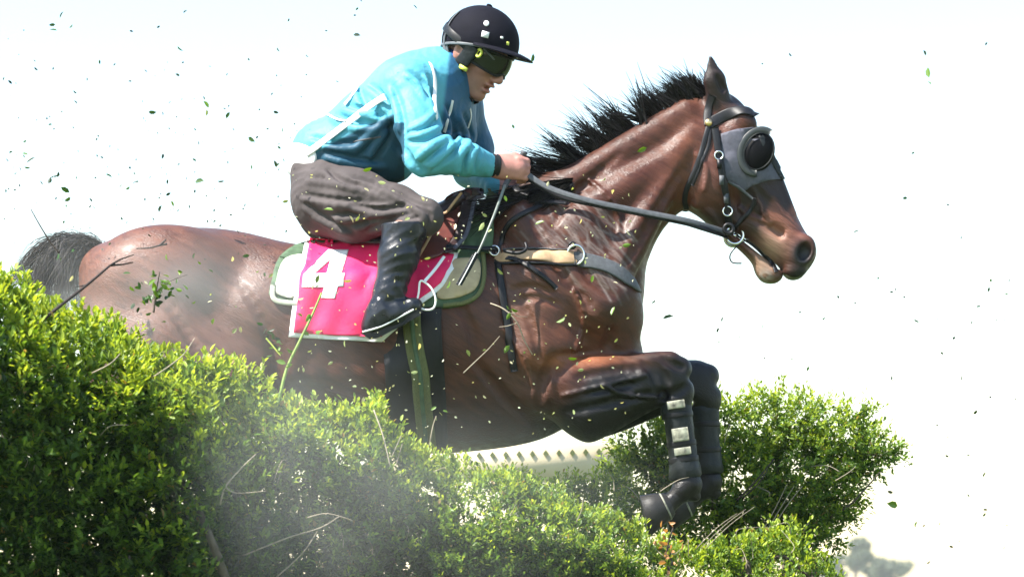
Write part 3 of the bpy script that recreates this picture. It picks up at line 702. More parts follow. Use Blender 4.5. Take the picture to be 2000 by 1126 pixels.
c = mixc(c, (0.11, 0.03, 0.014), .5*gauss(hx, hy, 1260, 370, 90, 60))
c = mixc(c, (0.125, 0.060, 0.045), .30*gauss(hx, hy, 400, 600, 220, 120)); c = mixc(c, (0.045, 0.012, 0.006), .45*gauss(hx, hy, 1230, 400, 110, 90)); c = mixc(c, (0.022, 0.010, 0.008), .6*gauss(hx, hy, 1190, 600, 70, 90))   # dusty barrel, neck's shade painted into the breast
# black points
side_leg = (hy > 690) & (hx > 1040)
leg = sstep(1110, 1225, hx + .85*(hy - 700) + 22*n2)*sstep(676, 700, hy)
c = mixc(c, (0.005, 0.005, 0.0055), leg*.98)
c = mixc(c, (0.26, 0.085, 0.034), .75*gauss(hx, hy, 1120, 704, 110, 14)*sstep(685, 692, hy))
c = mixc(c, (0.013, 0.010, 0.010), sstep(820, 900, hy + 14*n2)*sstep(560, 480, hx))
c = mixc(c, (0.014, 0.010, 0.010), .92*sstep(232, 196, hy + 8*n3 - .25*(hx-1400))*sstep(1366, 1382, hx))
# face: eye cup's shadow painted below the eye, rosy nose, mealy mouth, black nostril, dark jaw
face = sstep(1330, 1370, hx)
c = mixc(c, (0.125, 0.050, 0.038), .8*face*gauss(hx, hy, 1395, 330, 50, 80))
c = mixc(c, (0.21, 0.080, 0.056), .9*face*sstep(1455, 1490, hx)*gauss(hx, hy, 1520, 440, 70, 60))
c = mixc(c, (0.018, 0.010, 0.010), .95*sstep(425, 395, hy + .25*(hx-1500) + 16*np.sin(hx*.13))*sstep(1436, 1452, hx)*sstep(330, 345, hy))
c = mixc(c, (0.025, 0.016, 0.012), .85*gauss(hx, hy, 1478, 448, 22, 14) + .9*gauss(hx, hy, 1395, 430, 60, 22)*face)
c = mixc(c, (0.30, 0.19, 0.13), .75*gauss(hx, hy, 1505, 480, 30, 30) + .85*gauss(hx, hy, 1492, 520, 26, 30))
c = mixc(c, (0.012, 0.012, 0.014), 1.25*gauss(hx, hy, 1566, 496, 30, 34)**1.5 + .95*gauss(hx, hy, 1562, 540, 34, 18))
c = mixc(c, (0.30, 0.26, 0.22), .9*gauss(hx, hy, 1494, 540, 14, 14)*(n3 > -.2))
# salt and sweat streaks along the neck base
rs = np.random.default_rng(77); reg = np.where((hx > 1000) & (hx < 1290) & (hy > 330) & (hy < 600) & (HV[:, 1] < 0))[0]; sw = np.zeros(len(HV)); qx, qy = hx[reg], hy[reg]; sv = np.zeros(len(reg))
for _ in range(120):
    k = rs.integers(4); cx, cy, sx_, sy_ = [(1105, 430, 45, 30), (1150, 480, 40, 30), (1190, 520, 30, 30), (1120, 450, 40, 30)][k]
    ax_, ay = rs.normal(cx, sx_), rs.normal(cy, sy_); an = rs.normal(.85, .18); ln_ = rs.uniform(10, 34); ux, uy = math.cos(an), math.sin(an)
    t = np.clip((qx-ax_)*ux + (qy-ay)*uy, -ln_, ln_); dd = np.hypot(qx-ax_-t*ux, qy-ay-t*uy); sv = np.maximum(sv, np.exp(-(dd/2.2)**2)*rs.uniform(.2, .8))
sw[reg] = sv; c = mixc(c, (0.26, 0.23, 0.215), .6*sw)
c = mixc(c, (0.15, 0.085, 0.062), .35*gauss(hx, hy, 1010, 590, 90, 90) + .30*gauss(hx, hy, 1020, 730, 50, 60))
c = mixc(c, (0.030, 0.016, 0.013), .7*gauss(hx, hy, 950, 830, 260, 60)*sstep(1110, 1060, hx))  # underside shade painted into the belly coat
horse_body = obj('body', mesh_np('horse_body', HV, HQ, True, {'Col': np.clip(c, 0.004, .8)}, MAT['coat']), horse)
HB = bvh_of(HV, HQ)

for i, ((px, py), y) in enumerate(hoofs):                                   # hooves: flared horn with a pale coronet edge
    g = Geo(); a = P(px, py, y)
    d = P(px-34, py+16, y) - a if i < 2 else P(px-8, py+40, y) - a
    ln = np.linalg.norm(d); d = d/ln; ln = .072
    u = np.cross(d, (0, 1.0, 0)); n = 16; V = []; F = []
    rings = [(-.014, .032, .031), (-.004, .040, .038), (.004, .043, .041), (.03, .051, .048), (ln, .063, .056), (ln+.004, .054, .048), (ln-.008, .02, .018)]
    for (t, ra, rb) in rings:
        for j in range(n):
            an = 2*math.pi*j/n; V.append(a + d*(t + (.012*math.cos(an) if t > .02 else 0)) + u*ra*math.cos(an) + np.array((0, 1, 0))*rb*math.sin(an))
    for q in range(len(rings)-1):
        for j in range(n): F.append([q*n+j, q*n+(j+1) % n, (q+1)*n+(j+1) % n, (q+1)*n+j])
    F.append([(len(rings)-1)*n+j for j in range(n)])
    g.add(V, F); ho = g.build('hoof', MAT['hoof'], horse)
    if i < 2:
        g = Geo(); an = np.linspace(0, 2*math.pi, 25)
        g.tube(np.array([a + d*.004 + u*.0415*math.cos(t) + np.array((0, 1, 0))*.0405*math.sin(t) for t in an]), .0032, 6, False)
        g.build('coronet_edge', MAT['patch'], ho)
# eyes
for s_ in (-1, 1):
    g = Geo(); g.ellipsoid(C3(1478, 292, .088, s_), (.02, .012, .017)); g.build('eye', MAT['cup'], horse)

def hair_geo(roots, dirs, lens, wid, rng, grav=0.0, curl=.25, seg=6, wind=0.0):
    """thin tapered blades; one strip a strand"""
    n = len(roots); V = np.zeros((n, seg+1, 2, 3)); roots = np.asarray(roots); dirs = np.asarray(dirs)
    side = np.cross(dirs, rng.normal(size=(n, 3))); side /= np.linalg.norm(side, axis=1, keepdims=True)
    bend = rng.normal(size=(n, 3))*curl; bend[:, 2] -= grav; bend[:, 0] -= wind*rng.uniform(.3, 1.4, n)
    for i in range(seg+1):
        t = i/seg
        c_ = roots + dirs*(lens*t)[:, None] + bend*(lens*t*t*.5)[:, None]
        w = (wid*(1 - t)**.7 + .0004)[:, None]
        V[:, i, 0] = c_ - side*w; V[:, i, 1] = c_ + side*w
    V = V.reshape(-1, 3); b = np.arange(n)[:, None]*(seg+1)*2; F = []
    for i in range(seg):
        F.append(np.stack([b[:, 0]+2*i, b[:, 0]+2*i+1, b[:, 0]+2*i+3, b[:, 0]+2*i+2], 1))
    return V, np.concatenate(F)
rng = np.random.default_rng(5)
# mane: crest line from withers to poll, blown up and back
crest = catmull([(1085,350),(1130,328),(1180,304),(1235,268),(1290,238),(1335,210),(1372,188)], 40)
roots = []; dirs = []; lens = []
NL = 92
locks = [(rng.uniform(0, 1)) for _ in range(NL)]
for li, t in enumerate(sorted(locks)):
    q = crest[int(t*(len(crest)-1))]
    base = np.radians(np.interp(t, [0, .12, .3, .55, .8, 1], [166, 156, 138, 128, 122, 118]) + rng.normal(0, 15))
    L0 = np.interp(t, [0, .1, .3, .6, .9, 1], [80, 118, 118, 95, 72, 70])*rng.triangular(.4, .85, 1.15)/PXM
    yl = rng.normal(0, .012)
    rc = P(q[0], q[1] + 4, 0); rc[1] = yl; dl = np.array((math.cos(base), rng.normal(0, .10) + yl*3, math.sin(base))); tipp = rc + dl/np.linalg.norm(dl)*L0
    for k in range(34):
        r = P(q[0] + rng.normal(0, 7), q[1] + rng.uniform(-2, 13), 0); r[1] = yl + rng.normal(0, .010)
        d = tipp + rng.normal(0, .006, 3) - r; ln_ = np.linalg.norm(d)
        roots.append(r); dirs.append(d/ln_); lens.append(ln_*(rng.uniform(.6, 1.0)))
for k in range(1700):                                                # lower locks lying on the near side of the withers and neck base
    px = rng.uniform(990, 1120); py = np.interp(px, [960, 1040, 1120], [386, 352, 338]) + rng.uniform(-4, 34)
    p, nn = cast(HB, px, max(py, np.interp(px, [960, 1040, 1120], [398, 362, 350])))
    if p is None: continue
    p = p + nn*.008
    d = np.array((-.65 + rng.normal(0, .15), -.12, -.45 + rng.normal(0, .2))); d = d - nn*(d @ nn)*.9; d /= np.linalg.norm(d)
    roots.append(p); dirs.append(d); lens.append(rng.uniform(.05, .13))
for k in range(70):                                                  # long stray wisps
    q = crest[rng.integers(len(crest))]; r = P(q[0], q[1], 0); r[1] = rng.normal(0, .012); a = math.radians(rng.normal(125, 22)); d = np.array((math.cos(a), rng.normal(0, .2), math.sin(a))); roots.append(r); dirs.append(d/np.linalg.norm(d)); lens.append(rng.uniform(.08, .15))
for k in range(420):                                                  # forelock and poll tuft
    r = P(rng.uniform(1345, 1400), rng.uniform(176, 200), 0); r[1] = rng.normal(0, .02)
    a = math.radians(rng.normal(128, 20)); d = np.array((math.cos(a), rng.normal(0, .2), math.sin(a))); d /= np.linalg.norm(d)
    roots.append(r); dirs.append(d); lens.append(rng.uniform(.02, .085))
V, F = hair_geo(roots, dirs, np.array(lens), rng.uniform(.0012, .0028, len(roots)), rng, grav=.10, curl=.24, wind=.35)
obj('mane', mesh_np('mane', V, F, True, None, MAT['hair']), horse)
# tail: streaming back to the left and down behind the hedge
roots = []; dirs = []; Vs = []; Fs = []; nb = 0
tl_ = [(rng.uniform(10, 160), rng.uniform(500, 680), rng.normal(0, .10)) for _ in range(46)]
for k in range(2300):
    te = tl_[rng.integers(46)]
    r = P(196 + rng.normal(0, 9), 505 + rng.normal(0, 10), rng.normal(0, .02))
    end = P(te[0] + rng.normal(0, 7), te[1] + rng.normal(0, 7), te[2] + rng.normal(0, .012)); m1 = P(rng.uniform(110, 200), 452 + rng.normal(0, 10), rng.normal(0, .03))
    m2 = (m1 + end)/2 + np.array((-.02, 0, .08)) + rng.normal(0, .010, 3)
    cp = np.array([r, m1, m2, end]); seg = 8; w = rng.uniform(.0009, .0019)
    pts = []
    for i in range(seg+1):
        t = i/seg; pts.append((1-t)**3*cp[0] + 3*t*(1-t)**2*cp[1] + 3*t*t*(1-t)*cp[2] + t**3*cp[3])
    pts = np.array(pts); sd = rng.normal(size=3); sd /= np.linalg.norm(sd)
    for i in range(seg+1):
        ww = w*(1 - .8*i/seg); Vs.append(pts[i] - sd*ww); Vs.append(pts[i] + sd*ww)
    for i in range(seg): Fs.append((nb+2*i, nb+2*i+1, nb+2*i+3, nb+2*i+2))
    nb += 2*(seg+1)
obj('tail', mesh_np('tail', np.array(Vs), np.array(Fs), True, None, MAT['tail']), horse)

# ================================================================== TACK
def strap(name, path, w, t, mat, parent, off=.001, n=6, mirror=False, yfall=-.1, bvh=None, sm=2):
    p, nn = hug(bvh or HB, path, off, n, yfall, sm); g = Geo(); g.strap(p, nn, w/PXM, t)
    return g.pair(name, MAT[mat], parent) if mirror else g.build(name, MAT[mat], parent)
def ring(g, c, r, tr, R=None, n=20, sq=1.0):
    a = np.linspace(0, 2*math.pi, n+1); R = np.eye(3) if R is None else R
    g.tube(np.array([np.asarray(c) + R @ np.array((r*math.cos(t), 0, r*sq*math.sin(t))) for t in a]), tr, 7, False)

bridle = empty('bridle', P(1400, 300, -.1)); tag(bridle, 'black leather racing bridle with steel bit ring on the horse\'s head', 'bridle')
strap('browband', [(1384,243),(1400,234),(1425,222),(1450,216),(1466,220),(1474,228)], 11, .004, 'leather', bridle, mirror=True)
strap('headpiece', [(1392,186),(1386,205),(1382,225),(1383,245)], 8, .004, 'leather', bridle, mirror=True)
strap('throat_strap', [(1384,246),(1376,275),(1366,310),(1352,345),(1340,372),(1337,392),(1341,406)], 5, .004, 'leather', bridle, mirror=True)
strap('throat_strap', [(1388,250),(1384,285),(1372,312),(1362,338),(1352,362)], 3.5, .003, 'leather', bridle)
ck = strap('cheekpiece', [(1396,250),(1402,290),(1408,330),(1413,365),(1419,400),(1424,430),(1432,444)], 7, .004, 'leather', bridle, off=.006, mirror=True)
for (px, py, r) in ((1403,306,8), (1420,411,9)):
    p, nn = cast(HB, px, py); g = Geo(); ring(g, p + nn*.012, r/PXM, .0028); g.build('buckle', MAT['steel'], ck)
for (px, py) in ((1404,322), (1408,352), (1414,385)):
    p, nn = cast(HB, px, py); g = Geo(); g.box(p + nn*.013, (.007, .003, .014)); g.build('keeper', MAT['leather' if py < 340 else 'greystrap'], ck)
strap('noseband', [(1432,446),(1446,432),(1458,420),(1470,402),(1476,386)], 4, .004, 'leather', bridle, off=.004)
strap('noseband', [(1436,452),(1450,462),(1470,474),(1490,492),(1507,514),(1515,532)], 4.5, .004, 'leather', bridle, off=.004)
p, nn = cast(HB, 1440, 450); bit_c = p + nn*.018
g = Geo(); ring(g, bit_c, 17/PXM, .0045, n=28); bit = g.build('bit_ring', MAT['steel'], bridle)
g = Geo(); g.tube(np.array([bit_c, bit_c*np.array((1, -1, 1))]), .006, 8); g.build('bit_mouthpiece', MAT['steel'], bridle)
g = Geo(); ring(g, bit_c*np.array((1, -1, 1)), 17/PXM, .0045, n=28); g.build('bit_ring', MAT['steel'], bridle)
p, nn = cast(HB, 1384, 242); g = Geo(); g.ellipsoid(p + nn*.008, (.012, .007, .012)); g.build('rosette', MAT['brass'], bridle)
g = Geo(); g.tube(catmull([P(1462,466,-.075), P(1440,480,-.085), P(1426,498,-.088), P(1430,512,-.08), P(1448,514,-.06)], 8), .0022, 6); g.build('lip_cord', MAT['leather'], bridle)
# blinker hood
hood = empty('blinker_hood', P(1455, 300, -.09)); tag(hood, 'grey blinker hood with round black eye cup on the horse\'s face', 'blinkers')
g = patch(HB, [(1408,262),(1440,252),(1470,248),(1482,256),(1500,296),(1524,350),(1500,352),(1470,362),(1450,376),(1432,360),(1420,352),(1412,330),(1408,300)], .004, .003, step=7)
g.pair('mesh_panel', MAT['hood'], hood)
g = patch(HB, [(1476,256),(1484,252),(1500,284),(1516,316),(1533,350),(1526,353),(1510,328),(1494,298)], .0065, .003, step=6); g.pair('face_seam', MAT['legboot'], hood)
for s_ in (-1, 1):                                                    # half-dome cup standing off the eye
    c0 = C3(1476, 306, .086, s_); V = []; F = []; nu, nv = 24, 8
    tl = math.radians(-22); ex = np.array((math.cos(tl), 0, math.sin(tl))); ez = np.array((-math.sin(tl), 0, math.cos(tl)))
    for sh in (0, 1):
        for i in range(nv+1):
            th = math.pi/2*i/nv
            for j in range(nu):
                a = 2*math.pi*j/nu; rr = math.sin(th) - (.05 if sh and i > 0 else 0)
                V.append(c0 + ex*rr*.049*math.cos(a) + ez*rr*.064*math.sin(a) + np.array((0, s_*(math.cos(th)*(.026 if not sh else .020) - .010), 0)))
        b = sh*(nv+1)*nu
        for i in range(nv):
            for j in range(nu): F.append([b+i*nu+j, b+i*nu+(j+1) % nu, b+(i+1)*nu+(j+1) % nu, b+(i+1)*nu+j])
    g = Geo(); g.add(V, F); cu = g.build('eye_cup', MAT['cup'], hood)
    g = Geo(); a = np.linspace(math.pi*.42, math.pi*1.62, 26)
    g.strap([c0 + ex*.053*math.cos(t) + ez*.068*math.sin(t) + np.array((0, s_*.004, 0)) for t in a], np.tile((0, s_*1.0, 0), (26, 1)), .010, .006); g.build('cup_rim', MAT['hoodline'], cu)
    g = Geo(); a = np.linspace(0, 2*math.pi, 33)
    g.tube(np.array([c0 + ex*.043*math.cos(t) + ez*.057*math.sin(t) + np.array((0, s_*.016, 0)) for t in a]), .0018, 5, False); g.build('cup_piping', MAT['legboot'], cu)
strap('hood_edge', [(1419,353),(1432,358),(1446,368),(1460,380),(1470,388)], 2.5, .004, 'greystrap', hood, off=.007)

# reins from the rider's hands to the bit
reins = empty('reins', P(1230, 410, -.12)); tag(reins, 'black leather reins running from rider\'s hand to the bit', 'reins')
HAND = P(1018, 332, -.150)
def rein(pts, w, mat, name='rein'):
    p = catmull(pts, 8); n = np.tile(np.array((0, -1.0, .35)), (len(p), 1)); n /= np.linalg.norm(n[0]); g = Geo(); g.strap(p, n, w/PXM, .004); return g.build(name, MAT[mat], reins)
b2 = bit_c + np.array((-.012, -.006, .004))
rein([HAND, P(1070,366,-.165), P(1150,392,-.175), P(1260,415,-.160), P(1350,433,-.135), b2], 5.5, 'greystrap')
rein([HAND + np.array((0, .02, -.01)), P(1090,383,-.15), P(1180,404,-.165), P(1280,424,-.150), P(1370,444,-.120), b2 + np.array((-.01, .004, -.012))], 4.5, 'leather')
bf = bit_c*np.array((1, -1, 1)); rein([P(1010,350,.05), P(1120,385,.16), P(1260,412,.15), bf], 6, 'leather')
strap('rein_loop', [(985,362),(1015,380),(1060,398),(1110,404)], 6, .004, 'leather', reins, off=.012)
g = Geo(); ring(g, P(1423, 447, -.10), 9/PXM, .006); g.build('rein_stop', MAT['leather'], reins)

# breast girth: tan band, buckle, straps
bc = empty('breast_girth', P(1060, 500, -.25)); tag(bc, 'tan breast girth with grey buckle and hanging straps on shoulder', 'harness')
strap('band', [(968,500),(1000,500),(1050,501),(1100,503),(1122,504)], 13, .006, 'tan', bc, off=.003, n=8)
strap('band_binding', [(966,516),(1010,515),(1060,516),(1124,519)], 2.5, .006, 'leather', bc, off=.004)
strap('band_binding', [(984,487),(1020,488),(1060,488),(1112,489)], 1.2, .006, 'greystrap', bc, off=.004)
strap('front_band', [(1118,505),(1150,510),(1180,518),(1205,530),(1226,546),(1244,560)], 14, .006, 'greystrap', bc, off=.003, n=8, mirror=True)
p, nn = cast(HB, 1120, 502); g = Geo(); ring(g, p + nn*.014, 16/PXM, .004, sq=1.15); g.build('buckle', MAT['steel'], bc)
p, nn = cast(HB, 1118, 482); g = Geo(); ring(g, p + nn*.014, 6/PXM, .0035); g.build('buckle', MAT['leather'], bc)
strap('neck_strap', [(972,496),(980,474),(986,452),(1000,432),(1022,418),(1056,404)], 5, .005, 'leather', bc, off=.004)
strap('hanging_strap', [(974,508),(978,545),(983,590),(990,630),(998,680),(1004,724)], 7, .005, 'leather', bc, off=.006, n=8)
strap('side_strap', [(975,503),(1010,510),(1040,526),(1064,544),(1086,564)], 4.5, .005, 'leather', bc, off=.006)
strap('saddle_strap', [(870,498),(910,500),(945,501),(970,500)], 5, .005, 'leather', bc, off=.034)
p, nn = cast(HB, 966, 498); g = Geo(); ring(g, p + nn*.02, 9/PXM, .004); g.build('ring', MAT['steel'], bc)
g = Geo(); g.tube(catmull([P(984,490,-.25), P(1012,494,-.27), P(1028,486,-.265), P(1026,474,-.25)], 6), .005, 7); g.build('strap_end', MAT['leather'], bc)

# saddle pad, number cloth, saddle, girth
pad = empty('saddle_pad', P(740, 520, -.25)); tag(pad, 'pale green and cream saddle pad under the pink number cloth', 'saddle pad')
g = patch(HB, [(534,586),(532,545),(545,505),(575,482),(620,468),(700,478),(800,484),(880,440),(930,400),(948,420),(948,480),(948,540),(930,585),(890,600),(860,602),(780,600),(640,592)], .006, .006, step=10, smooth_curve=3)
g.pair('pad_body', MAT['greenpad'], pad)
g = patch(HB, [(541,576),(541,545),(556,510),(592,502),(598,520),(588,580)], .011, .005, step=8, smooth_curve=3); g.build('felt_panel', MAT['palepad'], pad)
g = patch(HB, [(546,505),(574,484),(618,470),(598,500),(560,508)], .010, .004, step=7); g.build('corner_panel', MAT['greenpad'], pad)
g = patch(HB, [(852,578),(866,540),(880,514),(912,508),(934,512),(937,540),(926,568),(900,580),(870,586)], .012, .006, step=8, smooth_curve=3); g.build('felt_panel', MAT['cream'], pad)
strap('binding', [(534,560),(536,588),(580,594),(600,592)], 5, .006, 'palepad', pad, off=.008)
strap('binding', [(942,500),(944,540),(932,578),(902,594),(866,598)], 4, .007, 'olive', pad, off=.010)

cloth = empty('number_cloth', P(660, 560, -.26)); tag(cloth, 'pink number cloth with white 4 and white border', 'saddle cloth')
CLO = [(606,468),(650,472),(700,480),(800,494),(886,504),(878,528),(858,556),(836,576),(806,600),(772,632),(745,658),(660,656),(576,650),(582,600),(592,540)]
WCL = [(597,470),(650,468),(700,477),(800,491),(894,500),(886,530),(864,562),(841,583),(811,607),(777,641),(746,668),(660,664),(566,658),(573,600),(583,540)]
patch(HB, WCL, .0150, .005, step=9, ripple=.0022).build('border', MAT['white'], cloth)
cb = patch(HB, CLO, .0185, .0032, step=9, ripple=.0022)
bd = cb.build('cloth_body', MAT['pink'], cloth)
CB = BVHTree.FromPolygons([tuple(v) for v in cb.V], cb.F)
far = patch(HB, CLO, .019, .005, step=12); far.V = [(v[0], -v[1], v[2]) for v in far.V]; far.F = [f[::-1] for f in far.F]; far.build('far_side', MAT['pink'], cloth)
g = patch(CB, [(641,488),(681,488),(667,534),(673,534),(671,560),(660,560),(654,583),(627,582),(633,561),(590,561),(593,537)], .0022, .002, holes=[[(645,508),(638,534),(614,535)]], step=5)
g.build('number_four', MAT['white'], cloth)

saddle = empty('saddle', P(800, 450, -.2)); tag(saddle, 'small brown leather racing saddle with forward flap under rider', 'saddle')
g = patch(HB, [(872,392),(905,378),(922,382),(905,430),(880,480),(862,510),(822,516),(832,480),(850,435)], .030, .005, step=8, smooth_curve=3); fl = g.build('flap', MAT['brown'], saddle)
g = patch(HB, [(900,382),(940,376),(944,392),(928,440),(905,482),(886,504),(866,508),(884,476),(906,430)], .036, .004, step=8, smooth_curve=3); g.build('knee_pad', MAT['darkbrown'], saddle)
strap('flap_edge', [(944,384),(930,430),(908,476),(884,506)], 4, .004, 'hood', fl, off=.042)
strap('flap_edge', [(902,380),(872,420),(846,470),(822,514)], 2.5, .004, 'tan', fl, off=.037)
strap('surcingle', [(962,376),(958,430),(950,480),(946,500)], 12, .005, 'greenpad', saddle, off=.014)
S = Grid((-.62, -.16, CAM_Z + .95), (-.02, .16, CAM_Z + 1.32), .006)
S.chain([(P(640,470,0), .022), (P(690,474,0), .030), (P(760,470,0), .030), (P(850,430,0), .036), (P(900,395,0), .032)], .03, sy=2.6)
S.cap(P(632,458,-.07), P(632,458,.07), .013, .013, .02)
V, Q = S.mesh(); obj('seat', mesh_np('seat', V, Q, True, None, MAT['darkbrown']), saddle)
g = Geo(); p = catmull([P(646,452,-.10), P(690,466,-.13), P(730,472,-.14), P(752,470,-.14)], 6); g.strap(p, np.tile((0, -.5, .86), (len(p), 1)), .012, .005); g.build('cantle_edge', MAT['greystrap'], saddle)
strap('girth_band', [(806,600),(805,640),(808,700),(812,760),(816,820),(818,868)], 56, .004, 'leather', saddle, off=.003, n=6, sm=4)
strap('girth', [(806,604),(806,640),(812,690),(820,740),(826,790),(832,840),(836,868)], 17, .006, 'olive', saddle, off=.011, n=6)
strap('girth_strap', [(806,622),(812,690),(822,760),(832,850)], 4, .004, 'greenpad', saddle, off=.019)
for s_ in (-1, 1):                                                    # stirrup leathers and irons
    g = Geo(); a = catmull([(822,548),(842,562),(851,584),(846,602),(828,604),(815,594),(818,570)], 5, True)
    p = np.array([P(q[0], q[1], -.345) for q in a]); p = np.vstack([p, p[:2]]); p[:, 1] *= -s_
    g.tube(p, .0032, 7, False); st = g.build('stirrup_iron', MAT['white'], saddle)
    g = Geo(); p = catmull([P(868,500,-.262), P(850,525,-.30), P(830,548,-.335)], 6); p[:, 1] *= -s_
    g.strap(p, np.tile((0, -float(-s_)*-1, 0), (len(p), 1)), .0045, .003); g.build('stirrup_leather', MAT['white'], saddle)

# horse boots on the fore cannons
for y, (kx, ky), (fx, fy), lab in ((-.14, (1322,782), (1343,934), 'near'), (.14, (1378,790), (1386,925), 'far')):
    e = empty('tendon_boot', P(kx, 860, y)); tag(e, 'black tendon boot with pale patches on the nearer foreleg' if lab == 'near' else 'plain black tendon boot on the farther foreleg', 'horse boot', 'boots on the horse\'s forelegs')
    a, b = P(kx, ky, y), P(fx, fy, y); ax_ = (b-a); L = np.linalg.norm(ax_); ax_ /= L; u = np.cross((0, 1.0, 0), ax_); n = 22; V = []; F = []
    prof = [(0, .038), (.008, .043), (.03, .044), (.06, .040), (.09, .041), (.12, .039), (.15, .041), (.18, .040), (.21, .045), (.237, .047), (.245, .040)]
    for t, r in prof:
        for j in range(n):
            an = 2*math.pi*j/n; rr = r*(1 + .10*math.cos(an) + .035*math.sin(an*3+t*60) + .03*math.sin(an*5-t*90+y*9)); V.append(a + ax_*t*L/.245 + u*rr*math.cos(an)*1.06 + np.array((0, 1, 0))*rr*.92*math.sin(an))
    for q in range(len(prof)-1):
        for j in range(n): F.append([q*n+j, q*n+(j+1) % n, (q+1)*n+(j+1) % n, (q+1)*n+j])
    g = Geo(); g.add(V, F); sh = g.build('shell', MAT['legboot'], e)
    for t in ((.045, .135, .185) if lab == 'near' else (.07, .16)):
        g = Geo(); an = np.linspace(0, 2*math.pi, 23); r = np.interp(t, [q[0] for q in prof], [q[1] for q in prof]) + .0015
        p = np.array([a + ax_*t*L/.245 + u*r*(1 + .10*math.cos(w))*math.cos(w)*1.06 + np.array((0, 1, 0))*r*.92*math.sin(w) for w in an])
        nn = np.array([u*math.cos(w) + np.array((0, 1, 0))*math.sin(w) for w in an]); g.strap(p, nn, .008, .0015); g.build('strap', MAT['leather'], e)
    if lab == 'near':
        for t, hw, h in ((.014, .022, .012), (.108, .021, .020), (.160, .020, .011)):
            g = Geo(); an = np.linspace(-1.95, -.95, 8); r = np.interp(t, [q[0] for q in prof], [q[1] for q in prof]) + .005
            p = np.array([a + ax_*t*L/.245 + u*r*(1 + .10*math.cos(w))*math.cos(w)*1.06 + np.array((0, 1, 0))*r*.92*math.sin(w) for w in an])
            nn = np.array([u*math.cos(w) + np.array((0, 1, 0))*math.sin(w) for w in an]); g.strap(p, nn, h, .003); g.build('pale_patch', MAT['patch'], e)

# ================================================================== THE RIDER
rider = empty('person', P(640, 460, 0)); tag(rider, 'rider in blue jacket, grey breeches, black boots and helmet crouched over the horse', 'person')
pa, ya = math.radians(31), math.radians(28)
hf = np.array((math.cos(pa)*math.cos(ya), -math.cos(pa)*math.sin(ya), -math.sin(pa))); hu = np.array((math.sin(pa)*math.cos(ya), -math.sin(pa)*math.sin(ya), math.cos(pa))); hl = np.cross(hu, hf)
HR = np.stack([hf, hl, hu], 1); HO = P(930, 106, -.03)
def H(x, y, z): return HO + HR @ np.array((x, y, z))
B = Grid((-.78, -.46, CAM_Z + .76), (.16, .46, CAM_Z + 1.80), .0042)
# head
B.ell(H(-.012, 0, .045), (.098, .076, .085), HR, .02); B.ell(H(.032, 0, -.03), (.064, .058, .086), HR, .02)
for s_ in (-1, 1):
    B.cap(H(-.015, s_*.047, -.055), H(.055, s_*.018, -.100), .022, .019, .02); B.ell(H(.062, s_*.042, -.020), (.026, .020, .020), HR, .015)
    B.ell(H(.092, s_*.030, .010), (.014, .017, .012), HR, .008, True); B.ell(H(.102, s_*.012, -.040), (.010, .007, .008), HR, .006)
    B.ell(H(-.012, s_*.079, -.004), (.020, .008, .032), HR, .006); B.ell(H(-.008, s_*.087, -.002), (.009, .006, .016), HR, .004, True)
B.ell(H(.070, 0, -.103), (.021, .024, .019), HR, .015); B.cap(H(.088, 0, .012), H(.113, 0, -.034), .0085, .0125, .01)
B.cap(H(.083, -.036, .026), H(.083, .036, .026), .012, .012, .012)
B.ell(H(.092, 0, -.060), (.013, .024, .007), HR, .006); B.ell(H(.086, 0, -.080), (.013, .021, .008), HR, .006); B.ell(H(.098, 0, -.0695), (.020, .021, .0045), HR, .004, True)
nb_ = P(858, 172, -.02); B.cap(H(-.035, 0, -.04), nb_, .056, .066, .03)
# trunk and limbs under the clothes (L_: a point of the near leg, mirrored for the far one)
B.chain([(nb_, .07), (P(820,205,0), .105), (P(735,268,0), .105), (P(650,335,0), .095), (P(640,370,0), .09)], .04, sy=1.25)
B.cap(P(808,175,-.15), P(885,200,.14), .06, .06, .04)
for s_ in (-1, 1):
    L_ = lambda a, b, y: P(a, b, -y)*np.array((1, -s_, 1))
    B.chain([(L_(650,375,.09), .085), (L_(812,428,.285), .036), (L_(784,462,.310), .040), (L_(748,606,.336), .028), (L_(790,606,.343), .018)], .02)
NE, NW = P(832, 300, -.29), P(958, 323, -.175)
B.chain([(P(800,172,-.175), .055), (NE, .040), (NW, .027)], .02)
FE, FW = P(922, 330, .25), P(972, 362, .085)
B.chain([(P(892,204,.165), .055), (FE, .040), (FW, .027)], .02)
# hands
def hand(wr, pal, y0, sgn):
    B.cap(wr, P(pal[0]-14, pal[1]-1, y0), .026, .031, .02, sy=.75); B.cap(P(pal[0]-14, pal[1]-1, y0), P(pal[0]+12, pal[1]+2, y0), .033, .032, .02, sy=.62)
    for i in range(4):
        z0 = pal[1] - 16 + i*11; L = (1.0, 1.08, 1.0, .82)[i]
        k1 = P(pal[0]+16-i*1.5, z0, y0 - sgn*.004); k2 = P(pal[0]+16+17*L, z0+4, y0 + sgn*.012); k3 = P(pal[0]+12+17*L, z0+9, y0 + sgn*.034); k4 = P(pal[0]+16, z0+11, y0 + sgn*.042)
        B.cap(k1, k2, .0100, .0095, .006); B.cap(k2, k3, .0095, .0088, .004); B.cap(k3, k4, .0088, .0078, .004)
    B.cap(P(pal[0]-16, pal[1]-14, y0 + sgn*.004), P(pal[0]+10, pal[1]-22, y0 + sgn*.012), .0125, .0115, .012); B.cap(P(pal[0]+10, pal[1]-22, y0 + sgn*.012), P(pal[0]+34, pal[1]-12, y0 + sgn*.018), .0112, .0085, .005)
hand(NW, (996, 327), -.165, 1); hand(FW, (1000, 362), .07, -1)
BV, BQ = B.mesh(); bx_, by_ = to_px(BV)
